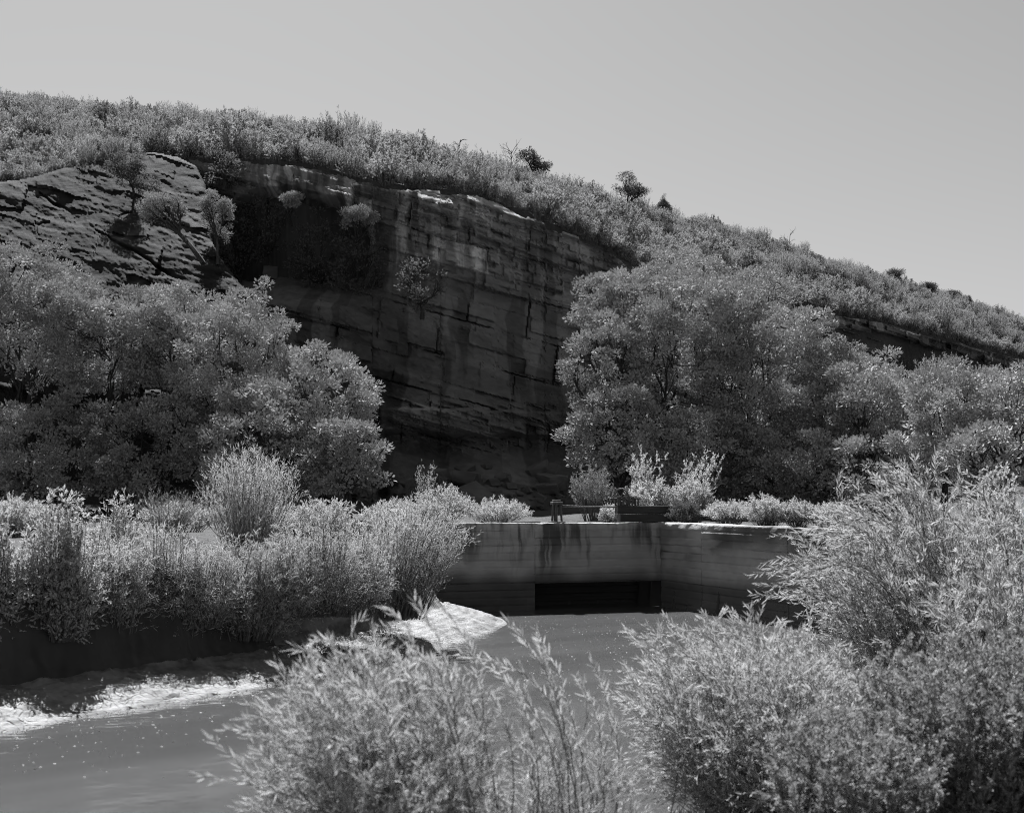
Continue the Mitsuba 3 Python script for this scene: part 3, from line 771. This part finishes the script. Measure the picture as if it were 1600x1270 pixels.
for k, (px, py, rx, ry, D, lab) in enumerate(RIGHT_OAKS):
    tree('oak_tree', lab, px, py, rx, ry, D, 430 + k, dens=1.25 if rx > 120 else 1.0 if rx > 60 else .6, rdepth=5.0 if ry > 90 else None)
BACK_OAKS = [(1075, 430, 70, 40, 66, 'oak showing above the right grove near the end of the middle cliff'), (1190, 462, 72, 40, 72, 'oak showing over the right grove below the brushy slope'),
             (1300, 570, 60, 45, 62, 'oak top between the right grove and the far cliff'), (1405, 612, 46, 36, 64, 'oak top in the notch under the far cliff band')]
for k, (px, py, rx, ry, D, lab) in enumerate(BACK_OAKS):
    C = at(px, py, D)
    tree('oak_tree', lab, px, py, rx, ry, D, 460 + k, dens=.55, foot_z=C[2] - ry * D / F - 1.5)
FAR_RIGHT = [(1478, 645, 74, 70, 44, 'pale rounded tree at the right behind the tall foreground willow'), (1570, 655, 74, 78, 45, 'pale tree cut by the right edge of the photo below the far cliff'), (1530, 725, 62, 58, 40, 'lower bushy tree at the right edge, in front of the two pale trees')]
for k, (px, py, rx, ry, D, lab) in enumerate(FAR_RIGHT):
    tree('leafy_tree', lab, px, py, rx, ry, D, 480 + k, 'm_oak_leaf')

# small trees growing on the rocks
p = at(335, 418, 55.0)
ROCK_TREES = [(250, 322, 36, 26, 57.5, 'm_oak_leaf', 'small leaning tree with a bare slanting trunk on the left rock', (318, 402, 55.8), .35),
              (338, 330, 20, 40, 60.5, 'm_oak_leaf', 'narrow tree standing in the cleft at the right of the left rock', (340, 405, 58.5), .3),
              (205, 268, 38, 34, 64.0, 'm_scrub_dark_leaf', 'dark bushy tree on the crown of the left rock', (210, 300, 64.5), .35),
              (556, 342, 30, 20, 64.5, 'm_oak_leaf', 'sunlit pale bush in front of the middle cliff, right of the hollow', (560, 430, 66), .3),
              (456, 312, 11, 9, 65.0, 'm_oak_leaf', 'tiny sunlit bush in front of the dark hollow', (456, 345, 67), .12)]
for k, (px, py, rx, ry, D, mat, lab, ft, de) in enumerate(ROCK_TREES):
    rng = np.random.default_rng(500 + k)
    C = at(px, py, D); R = np.array([rx, rx, ry]) * D / F
    key = thing('small_tree', lab, 'tree')
    subs = [crown(C + R * rng.uniform(-.75, .75, 3) * [1, 1, .9], R * rng.uniform(.3, .55, 3), rng, max(7, int(34 * de)), 130, (0.10, 0.06), 0.24) for _ in range(8)]
    cc, fol = np.vstack([q[0] for q in subs]), join([q[1] for q in subs])
    ftp = at(*ft)
    part(key, 'trunk', limbs(ftp, C, R, cc, rng, .07 if k else .13, 9), 'm_bark', 40)
    part(key, 'crown', fol, mat)
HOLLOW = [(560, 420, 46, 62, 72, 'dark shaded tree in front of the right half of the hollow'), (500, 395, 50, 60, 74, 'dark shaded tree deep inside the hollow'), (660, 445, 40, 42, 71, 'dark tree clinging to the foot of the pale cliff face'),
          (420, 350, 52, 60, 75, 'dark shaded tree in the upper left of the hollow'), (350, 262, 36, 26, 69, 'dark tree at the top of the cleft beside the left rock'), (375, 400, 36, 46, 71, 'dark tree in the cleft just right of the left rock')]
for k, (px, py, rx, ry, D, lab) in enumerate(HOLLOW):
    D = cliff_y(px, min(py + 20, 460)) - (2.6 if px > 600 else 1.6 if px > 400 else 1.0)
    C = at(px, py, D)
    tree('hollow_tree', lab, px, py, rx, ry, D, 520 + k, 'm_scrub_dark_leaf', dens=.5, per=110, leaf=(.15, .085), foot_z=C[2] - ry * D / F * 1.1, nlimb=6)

# pines and bare trees on the skyline
PINES = [(838, 256, 26, 20, 0.93, 'round topped pine on the skyline right of the bare tree'), (981, 294, 33, 19, 0.93, 'wide dark pine on the skyline, largest of the skyline pines'), (1036, 318, 13, 14, 0.93, 'small conical pine on the skyline just right of the wide pine'),
         (1400, 431, 17, 10, 0.93, 'small dark pine on the right part of the skyline'), (1450, 450, 13, 9, 0.93, 'tiny dark pine next along the skyline to the right'), (1490, 463, 16, 11, .93, 'dark pine clump on the skyline near the right edge'), (1513, 472, 9, 10, .93, 'thin pine on the skyline at the far right end')]
for k, (px, py, rx, ry, t, lab) in enumerate(PINES):
    h = hill_pt(np.array([px * 1.0]), np.array([t]))[0]
    D = h[1]
    rng = np.random.default_rng(540 + k)
    C = at(px, py, D); R = np.array([rx, rx, ry]) * D / F
    key = thing('pine_tree', lab, 'tree')
    subs = [crown(C + R * rng.uniform(-.6, .6, 3), R * rng.uniform(.35, .6, 3), rng, 12, 110, (0.16, 0.045), 0.34) for _ in range(6)]
    cc, fol = np.vstack([q[0] for q in subs]), join([q[1] for q in subs])
    if 'conical' in lab or 'thin' in lab:
        v, f = fol
        s = np.clip((C[2] + R[2] - v[:, 2]) / (2 * R[2]), .34, 1)
        v[:, :2] = C[:2] + (v[:, :2] - C[:2]) * (s * 1.25)[:, None]
        fol = v, f
        cc = C + (cc - C) * [.4, .4, .8]
    part(key, 'trunk', limbs([h[0], h[1], h[2] - .2], C, R, cc, rng, .12, 6), 'm_bark', 40)
    part(key, 'crown', fol, 'm_pine_leaf')


def bare(key, foot, H, lean, rng, n=9, r=0.09, spread=.45, up=.8):
    foot = np.asarray(foot, float)
    tip = foot + np.array([lean, rng.normal(0, .1), 1]) * H
    Tn = bezier(foot[None] - [0, 0, .4], (foot + tip)[None] / 2 + rng.normal(0, .06 * H, 3), tip[None], 9)
    part(key, 'trunk', tubes(Tn, np.linspace(r, r * .25, 9)[None], 6), 'm_dead_wood', 40)
    for k in range(n):
        s, tg = lerp_at(Tn, np.array([[rng.uniform(.35, .95)]]))
        s = s[0, 0]
        dd = norm(np.array([rng.choice([-1, 1]) * rng.uniform(.4, 1), rng.normal(0, .6), up * rng.uniform(.5, 1.3)]))
        e = s + dd * H * spread * rng.uniform(.5, 1)
        K = bezier(s[None], (s + e)[None] / 2 + [0, 0, .08 * H], e[None], 6)
        K2 = np.stack([lerp_at(K, np.array([[q]]))[0][0, 0] for q in (.4, .6, .8)])
        E2 = K2 + norm(dd + rng.normal(0, .5, (3, 3))) * H * spread * .4
        part(key, 'branch', join([tubes(K, r * np.linspace(.4, .1, 6)[None], 4), tubes(bezier(K2, (K2 + E2) / 2, E2, 4), r * .14 * np.ones((3, 4)), 3)]), 'm_dead_wood', 40)


BARE = [(798, 270, .97, 2.2, 0.02, 11, 'bare forked dead tree on the skyline left of the round pine', .5), (706, 266, .45, 2.4, .22, 4, 'leaning dead snag on the slope above the middle cliff', .3), (758, 305, .2, 1.5, -.03, 2, 'short upright dead stump above the cliff rim', .2),
        (157, 158, .95, 1.5, -.18, 2, 'thin dead snag on the skyline at the left', .35), (1232, 385, .95, 2.2, .1, 8, 'wispy bare tree on the skyline of the right slope', .5)]
for k, (px, py, t, H, lean, n, lab, spr) in enumerate(BARE):
    key = thing('dead_tree', lab, 'dead tree')
    bare(key, hill_pt(np.array([px * 1.0]), np.array([t]))[0], H, lean, np.random.default_rng(560 + k), n, .10 if n < 5 else .07, spr)

# ------------------------------------------------------------------ shrubs round the wall and on the banks


def shrub(name, label, x0, x1, ytop, D, seed, mat, style, ybase=None,  cat='shrub', dx=0, group=None, scale=1.0):
    rng = np.random.default_rng(seed)
    px = (x0 + x1) / 2 + dx
    p = at(px, 800, D)
    zb = float(ground_z(p[0], p[1])) if ybase is None else at(px, ybase, D)[2]
    p[2] = zb - 0.05
    w, h = (x1 - x0) * D / F, at(px, ytop, D)[2] - zb
    st = dict(style); n = int(st.pop('n') * scale)
    stems, fol = brush(w * 1.0, h, n, rng, **st)
    key = thing(name, label, cat, group)
    part(key, 'stem', put(stems, p), 'm_stem', kind='stuff')
    part(key, 'foliage', put(fol, p), mat, kind='stuff')
    return key


WILLOW = dict(n=90, twigs=9, per=9, twig_len=.45, leaf=(.088, .013), spread=.3, t0=.25, up=.55, droop=.06, stem_r=.009)
LEAFY = dict(n=80, twigs=10, per=8, twig_len=.32, leaf=(.078, .030), spread=.3, t0=.25, up=.4, stem_r=.009)
DOME = dict(n=130, twigs=8, per=8, twig_len=.20, leaf=(.058, .0175), spread=.25, t0=.45, up=.5, stem_r=.006, cup=.95, flat=.92)
WISPY = dict(n=34, twigs=8, per=7, twig_len=.22, leaf=(.05, .010), spread=.3, t0=.35, up=1.0, stem_r=.007, cup=.5)
SPRIG = dict(n=16, twigs=14, per=10, twig_len=.4, leaf=(.09, .03), spread=.35, t0=.15, up=.9, stem_r=.012, cup=.5)
WALL_SHRUBS = [
    ('rounded_shrub', 'pale shrub half hidden behind the bank willow, left of the head wall', 575, 655, 778, 37.5, 'm_pale_leaf', DOME, 1),
    ('rounded_shrub', 'largest pale rounded shrub on top of the head wall, at its left end', 632, 745, 757, 36.0, 'm_pale_leaf', DOME, 1.7),
    ('rounded_shrub', 'low pale rounded shrub on the head wall just left of the iron gate stand', 725, 832, 774, 36.2, 'm_pale_leaf', DOME, 1.4),
    ('sprig_shrub', 'thin upright tuft rising behind the largest rounded shrub', 642, 688, 720, 38.0, 'm_pale_leaf', WISPY, 1),
    ('small_leafy_tree', 'small round leafy tree left of the tall sprigs behind the wall', 890, 962, 722, 42.0, 'm_oak_leaf', dict(LEAFY, cup=1.0, t0=.45), .8),
    ('sprig_shrub', 'tall leafy sprigs standing behind the gate hoist', 972, 1040, 700, 38.5, 'm_pale_leaf', SPRIG, 1.0),
    ('sprig_shrub', 'tall leafy sprigs leaning right behind the timber bulkhead', 1040, 1116, 704, 38.0, 'm_pale_leaf', dict(SPRIG, lean=(.35, 0)), 1.0),
    ('leafy_shrub', 'pale leafy mass under the tall sprigs behind the hoist', 975, 1062, 748, 37.5, 'm_pale_leaf', LEAFY, 1.1),
    ('leafy_shrub', 'leafy mass right of the timber bulkhead under the leaning sprigs', 1045, 1114, 745, 37.0, 'm_pale_leaf', LEAFY, 1),
    ('leafy_shrub', 'low pale leaves beside the left end of the timber bulkhead', 936, 974, 787, 37.2, 'm_pale_leaf', DOME, .6),
    ('dark_shrub', 'low dark shrub hanging over the right end of the timber bulkhead', 1040, 1096, 781, 34.9, 'm_scrub_dark_leaf', DOME, .8),
    ('rounded_shrub', 'leftmost of the rounded shrubs on the wing wall', 1098, 1180, 779, 33.8, 'm_pale_leaf', DOME, 1),
    ('rounded_shrub', 'tallest rounded shrub on the wing wall, drooping over its face', 1158, 1240, 772, 31.6, 'm_pale_leaf', dict(DOME, lean=(-.15, -.3)), 1.3),
    ('rounded_shrub', 'rounded shrub right of the drooping one on the wing wall', 1218, 1275, 777, 31.2, 'm_pale_leaf', DOME, .9),
    ('rounded_shrub', 'rightmost rounded shrub on the wing wall, next to the foreground willow', 1258, 1322, 786, 30.8, 'm_pale_leaf', DOME, .9)]
for k, (nm, lab, x0, x1, yt, D, mat, st, sc) in enumerate(WALL_SHRUBS):
    shrub(nm, lab, x0, x1, yt, D, 600 + k, mat, st, ybase=None if D > 36.5 else 818 + (D < 33) * 6, scale=sc)

HANG = dict(t0=.02, spread=.5, depth=1.1, cup=.97, flat=.97, up=.2, droop=.16, var=.6)
BANK_SHRUBS = [
    ('bank_shrub', 'leafy shrub at the left edge of the photo on the far bank', -70, 45, 785, 18.2, dict(LEAFY, **HANG), 1.5, 'm_willow_leaf', 985),
    ('bank_shrub', 'bushy leafy shrub second from the left on the far bank', 20, 170, 758, 18.9, dict(LEAFY, **HANG), 2.4, 'm_willow_leaf', 985),
    ('bank_shrub', 'shrub in the shadow gap between the left shrubs, set further back', 130, 235, 762, 22.5, dict(LEAFY, **HANG), 1.6, 'm_willow_leaf', 940),
    ('bank_willow', 'thin brownish upright willow behind the left bank shrubs', 195, 318, 764, 26.0, dict(WISPY, n=70), 1.0, 'm_oak_leaf', None),
    ('bank_willow', 'tall upright fan shaped willow standing above all other bank shrubs', 308, 470, 707, 24.0, dict(WILLOW, up=.9, spread=.2, cup=.55, t0=.3), 2.0, 'm_willow_leaf', 900),
    ('bank_willow', 'broad drooping willow under the tall fan shaped one', 175, 335, 796, 20.8, dict(WILLOW, lean=(0, -.3), **HANG), 2.2, 'm_willow_leaf', 990),
    ('bank_willow', 'dense willow hanging over the bank below the tall fan shaped one', 300, 475, 822, 21.7, dict(WILLOW, lean=(0.1, -.3), **HANG), 2.4, 'm_willow_leaf', 985),
    ('bank_willow', 'rounded willow in the middle of the far bank', 425, 575, 782, 22.8, dict(WILLOW, lean=(0, -.3), **HANG), 2.2, 'm_willow_leaf', 950),
    ('bank_willow', 'large willow arching right over the mud bar towards the head wall', 535, 712, 782, 25.2, dict(WILLOW, lean=(.5, -.2), spread=.35, t0=.1), 2.8, 'm_willow_leaf', 955),
    ('bank_shrub', 'pale low shrub behind the arching willow', 552, 642, 784, 30.0, LEAFY, 1.2, 'm_pale_leaf', None),
    ('bank_willow', 'shrubby willow in front of the shadow gap, right of the second shrub from the left', 130, 235, 815, 19.8, dict(WILLOW, **HANG), 1.5, 'm_willow_leaf', 975),
    ('bank_willow', 'willow wedged between the broad drooping willow and the dense one', 255, 385, 848, 20.9, dict(WILLOW, **HANG), 1.8, 'm_willow_leaf', 965),
    ('bank_willow', 'willow wedged between the dense willow and the middle one', 390, 510, 818, 22.0, dict(WILLOW, **HANG), 1.7, 'm_willow_leaf', 955),
    ('bank_willow', 'willow wedged between the middle willow and the large arching one', 495, 615, 812, 23.6, dict(WILLOW, **HANG), 1.7, 'm_willow_leaf', 950),
    ('bank_shrub', 'low shrub behind the leftmost bank shrubs, under the shaded grove', -60, 90, 778, 27.0, LEAFY, 1.6, 'm_willow_leaf', None),
    ('bank_shrub', 'low shrub filling the gap left of the tall fan shaped willow', 225, 345, 786, 29.5, LEAFY, 1.4, 'm_willow_leaf', None),
    ('bank_shrub', 'low shrub right behind the tall fan shaped willow', 330, 480, 782, 30.5, LEAFY, 1.6, 'm_willow_leaf', None),
    ('bank_shrub', 'small shrub behind the middle willow, beside the oak boughs', 460, 560, 778, 29.0, LEAFY, 1.0, 'm_willow_leaf', None)]
for k, (nm, lab, x0, x1, yt, D, st, sc, mat, yb) in enumerate(BANK_SHRUBS):
    shrub(nm, lab, x0, x1, yt, D, 640 + k, mat, st, scale=sc, ybase=yb)

# low growth hanging down the far bank
rng = np.random.default_rng(9)
ms, fs_ = [], []
for k in range(110):
    s = rng.uniform(0.5, LW.length * .66)
    b = np.array(LW.interpolate(s).coords[0]); i = min(int(s / .05), len(nrm) - 1)
    o = rng.uniform(2.0, 3.0)
    q = b + nrm[i] * o
    out_ = rng.uniform(.1, .4)
    st, fo = brush(rng.uniform(.6, 1.1), rng.uniform(.35, .75), 12, rng, twigs=6, per=8, twig_len=.30, leaf=(.07, .016), lean=(-nrm[i] * out_), up=-.25, droop=.2, t0=.1)
    z = float(ground_z(q[0], q[1])) - .05
    ms.append(put(st, [q[0], q[1], z])); fs_.append(put(fo, [q[0], q[1], z]))
scene['bank_undergrowth__stem'] = mikit.ply(join(ms), 'm_stem')
scene['bank_undergrowth__foliage'] = mikit.ply(join(fs_), 'm_willow_leaf')
labels['bank_undergrowth'] = {'kind': 'stuff', 'label': 'low shaded undergrowth along the foot of the far bank shrubs', 'category': 'undergrowth'}

# ------------------------------------------------------------------ foreground willows
NEAR = dict(n=90, twigs=12, per=19, twig_len=.34, leaf=(.054, .0055), spread=.5, t0=.1, up=.15, droop=.16, stem_r=.004, twig_tubes=True, fan=.5, var=.55)
FORE = [
    ('near_willow', 'blurred feathery willow at the bottom centre of the photo, in front of the water', 420, 780, 1005, 5.2, dict(NEAR, lean=(-.12, 0), depth=1.2), 2.2, 'm_near_leaf', 20, None),
    ('near_willow', 'willow spreading low from the right over the water, below the big willow', 1000, 1420, 970, 7.6, dict(NEAR, leaf=(.062, .0085), twig_len=.40, lean=(-.35, 0)), 4.2, 'm_near_leaf', 40, None),
    ('near_willow', 'biggest foreground willow, filling the right side with arching feathery stems', 1270, 1740, 752, 11.0, dict(NEAR, leaf=(.078, .0115), twig_len=.56, n=125, per=18, lean=(-.55, 0), stem_r=.007), 4.0, 'm_near_leaf', 40, None),
    ('near_willow', 'willow stems at the right edge behind the leafy corner shrub', 1420, 1680, 850, 9.5, dict(NEAR, leaf=(.075, .011), n=70, stem_r=.007), 2.0, 'm_willow_leaf', 0, None),
    ('corner_shrub', 'broad leaved shrub in the lower right corner', 1330, 1680, 970, 6.4, dict(NEAR, leaf=(.031, .0115), twig_len=.17, per=15, n=95, up=.5, fan=.75, cup=.8), 4.0, 'm_corner_leaf', 0, None),
    ('corner_shrub', 'low broad leaved shrub at the bottom right, left of the corner shrub', 1190, 1460, 1085, 5.9, dict(NEAR, leaf=(.029, .010), twig_len=.15, per=16, n=70, up=.5, fan=.75, cup=.7), 3.0, 'm_corner_leaf', 0, None),
    ('near_willow', 'thin wispy willow shoots right of the central willow, water showing through them', 740, 1000, 1090, 5.8, dict(NEAR, n=40, twigs=9, leaf=(.05, .005)), 1.0, 'm_near_leaf', 0, None),
    ('edge_shrub', 'small clumped leafy shrub on the right edge above the big willow', 1502, 1610, 733, 17.0, dict(LEAFY, leaf=(.07, .035)), 1.6, 'm_willow_leaf', 0, None)]
for k, (nm, lab, x0, x1, yt, D, st, sc, mat, dx, yb) in enumerate(FORE):
    shrub(nm, lab, x0, x1, yt, D, 700 + k, mat, st, scale=sc, dx=dx)

# long single shoots of the foreground willows, each a part of its bush
SHOOTS = {'near_willow': [((640, 1260), (610, 1060), (462, 1012), 5.0), ((700, 1260), (700, 1040), (604, 946), 5.1), ((720, 1260), (730, 1060), (648, 938), 5.2), ((740, 1260), (790, 1050), (690, 950), 5.3), ((560, 1290), (470, 1140), (352, 1140), 4.8),
                          ((560, 1300), (480, 1230), (312, 1212), 4.7), ((530, 1320), (450, 1220), (386, 1150), 4.9), ((600, 1300), (520, 1090), (470, 1066), 5.0), ((900, 1280), (900, 1080), (796, 972), 5.6), ((930, 1280), (900, 1100), (838, 984), 5.8),
                          ((880, 1280), (860, 1060), (720, 1022), 5.5), ((905, 1290), (880, 1100), (842, 1000), 5.5), ((940, 1290), (960, 1150), (900, 1056), 5.9), ((890, 1290), (900, 1050), (755, 1030), 5.4), ((800, 1290), (820, 1120), (730, 1048), 5.3),
                          ((960, 1300), (985, 1160), (925, 1036), 6.0), ((840, 1290), (850, 1130), (792, 1068), 5.2), ((575, 1300), (480, 1120), (420, 1108), 4.9), ((520, 1320), (440, 1260), (330, 1150), 4.8)],
          'near_willow_001': [((1130, 1200), (1120, 1010), (1020, 1000), 7.4), ((1180, 1200), (1150, 1040), (1098, 956), 7.6), ((1210, 1200), (1200, 1010), (1140, 950), 7.8), ((1100, 1240), (1060, 1060), (985, 1046), 7.2), ((1090, 1260), (1040, 1100), (975, 1092), 7.1), ((1150, 1200), (1130, 1010), (1045, 985), 7.5)],
          'near_willow_002': [((1420, 1000), (1380, 820), (1170, 900), 10.2), ((1430, 1000), (1380, 800), (1168, 945), 10.1), ((1430, 1000), (1400, 760), (1235, 838), 10.4), ((1440, 1000), (1400, 740), (1262, 880), 10.6), ((1440, 1000), (1470, 790), (1362, 742), 10.8),
                              ((1440, 1000), (1480, 760), (1388, 730), 11.0), ((1450, 1000), (1450, 800), (1430, 715), 11.0), ((1450, 1000), (1470, 800), (1462, 712), 11.1), ((1440, 1000), (1480, 780), (1372, 752), 10.9), ((1460, 1000), (1480, 790), (1408, 722), 11.2),
                              ((1420, 1000), (1360, 840), (1190, 880), 10.2), ((1430, 1010), (1390, 800), (1280, 812), 10.5), ((1430, 1010), (1390, 790), (1310, 796), 10.6)]}
rs = np.random.default_rng(31)
for _ in range(18):
    tx, ty = rs.uniform(975, 1130), rs.uniform(955, 1180)
    SHOOTS['near_willow_001'].append(((tx + rs.uniform(70, 170), 1270), (tx + rs.uniform(60, 120), ty + rs.uniform(-10, 50)), (tx, ty), rs.uniform(7.0, 7.8)))
for _ in range(20):
    ty = rs.uniform(770, 950)
    tx = 1165 + (950 - ty) * .75 + rs.uniform(-10, 60)
    SHOOTS['near_willow_002'].append(((tx + rs.uniform(150, 240), 1010), (tx + rs.uniform(120, 190), ty + rs.uniform(-50, 10)), (tx, ty), rs.uniform(10.2, 11)))
for _ in range(16):
    tx, ty = rs.uniform(470, 700), rs.uniform(960, 1090)
    SHOOTS['near_willow'].append(((tx + rs.uniform(30, 120), 1280), (tx + rs.uniform(40, 110), ty + rs.uniform(0, 40)), (tx, ty + 40), rs.uniform(4.8, 5.5)))
for root, L in SHOOTS.items():
    for k, (a, b, c, D) in enumerate(L):
        rng = np.random.default_rng(800 + k + 50 * len(root))
        P = bezier(at(*a, D)[None], at(*b, D + .1)[None], at(*c, D - .15)[None], 14)
        P[:, 1:-1] += rng.normal(0, .004 * D / 5, P[:, 1:-1].shape)
        ln = np.linalg.norm(np.diff(P[0], axis=0), axis=1).sum()
        big = D > 9
        key = part(root, 'shoot', tubes(P, (.0032 if not big else .006) * np.linspace(1, .3, 14)[None], 4), 'm_stem', True)
        m = int(ln / (.011 if not big else .018))
        t = np.linspace(.3, 1, m)[None]
        q, tg = lerp_at(P, t)
        dd = norm(tg[0] + .55 * norm(np.cross(tg[0], rng.normal(size=(m, 3)))))
        part(key, 'leaf', leaves(q[0], dd, .058 if not big else .085, .0065 if not big else .010, rng, three=True), 'm_near_leaf', kind='stuff')

# ------------------------------------------------------------------ scrub of the hillside
rng = np.random.default_rng(21)
KINDS_ = []
for k in range(12):
    r = np.random.default_rng(900 + k)
    if k < 3:
        st = dict(n=34, twigs=7, per=6, twig_len=.35, leaf=(.12, .032), spread=.45, t0=.25, up=1.1, stem_r=.012, cup=.6)
    elif k < 10:
        st = dict(n=36, twigs=8, per=7, twig_len=.30, leaf=(.10, .055), spread=.35, t0=.3, up=.25, stem_r=.012, cup=.97, flat=.95)
    else:
        st = dict(n=36, twigs=8, per=7, twig_len=.32, leaf=(.11, .05), spread=.4, t0=.2, up=.4, stem_r=.014, cup=.92, flat=.92)
    stems, fol = brush(1.5 if k < 3 else 1.75, 1.5 if k < 3 else 1.2, st.pop('n'), r, **st)
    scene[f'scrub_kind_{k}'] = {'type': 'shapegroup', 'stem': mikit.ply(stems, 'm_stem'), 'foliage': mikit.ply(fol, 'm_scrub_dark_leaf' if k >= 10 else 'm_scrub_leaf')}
cell, pts = {}, []
for _ in range(30000):
    u, t = rng.uniform(-90, 1690), rng.uniform(-0.04, 1.03)
    t = max(t, 0.012)
    p = hill_pt(np.array([u]), np.array([t]))[0]
    s = rng.uniform(.8, 1.6) * (1.0 if t < .55 else .75) * (1.45 if rng.uniform() < .1 and t < .7 else 1.0)
    md = .80 * s
    c = (int(p[0] // 1.2), int(p[1] // 1.2))
    if any(math.hypot(p[0] - q[0], p[1] - q[1]) < (md + q[2]) / 2 for a in (-1, 0, 1) for b in (-1, 0, 1) for q in cell.get((c[0] + a, c[1] + b), ())):
        continue
    cell.setdefault(c, []).append((p[0], p[1], md))
    pts.append((p, u, t, s))
for u in np.concatenate([np.arange(640, 1010, 11.0), np.arange(1236, 1640, 12.0)]):           # scrub leaning over the rims
    if rng.uniform() < .8:
        t = rng.uniform(0, .02)
        p = hill_pt(np.array([u]), np.array([t]))[0]
        pts.append((p + [0, -.35, 0], u, t, rng.uniform(.5, 1.0)))
for u in np.arange(-20, 200, 13.0):                                # scrub over the top of the big left rock
    p = at(u, np.interp(u, *np.array(top[:8]).T) + rng.uniform(2, 8), 68.5)
    pts.append((p, u, 0.01, rng.uniform(.5, 1.0)))
for _ in range(260):                                             # the run-out of the slope between the cliffs, larger scrub oak
    u, k = rng.uniform(1040, 1690), rng.uniform(.0, 1.0)
    i = int(np.argmin(np.abs(hu - u)))
    p = foot[i] + (toe[i] - foot[i]) * k
    pts.append((p, u, -1, rng.uniform(1.4, 2.0)))
order = sorted(range(len(pts)), key=lambda i: -(pts[i][3] / pts[i][0][1]) * (1 if 20 < pts[i][1] < 1550 and 0.05 < pts[i][2] else .2))
for n, i in enumerate(order):
    p, u, t, s = pts[i]
    kd = int(rng.choice(12, p=np.array([2, 2, 2, 2, 2, 2, 2, 2, 2, 2, 2, 2]) / 24))
    tw = T().translate([float(p[0]), float(p[1]), float(p[2] - .1)]).rotate([0, 0, 1], float(rng.uniform(0, 360))).scale([s, s, float(s * rng.uniform(.8, 1.2))])
    ent = {'type': 'instance', 'to_world': tw, 'kind': {'type': 'ref', 'id': f'scrub_kind_{kd}'}}
    if n < 290:
        look = 'wispy' if kd < 3 else 'round leafy' if kd < 10 else 'dark'
        big = 'small ' if s < 1.1 else 'tall ' if s > 1.5 else ''
        high = 'breaking the skyline' if t > .85 else 'high on the slope' if t > .5 else 'midway up the slope' if t > .2 else 'low on the slope' if t > .05 or t < 0 else 'at the very rim'
        over = 'above the big left rock' if u < 330 else 'above the dark hollow' if u < 600 else 'above the pale cliff face' if u < 820 else 'right of the pale cliff face' if u < 1010 else 'over the right grove' if u < 1240 else 'above the far cliff'
        lab = f'{big}{look} shrub {high} {over}'
        where = ('skyline_scrub' if t > .85 else 'slope_scrub', lab, lab.replace(' shrub ', ' shrubs '))
        key = thing(where[0], where[1], 'shrub', where[2])
        scene[key] = ent
    else:
        scene[f'hillside_scrub__{n:04d}'] = ent
labels['hillside_scrub'] = {'kind': 'stuff', 'label': 'dense grey scrub covering the rest of the hillside', 'category': 'scrub'}
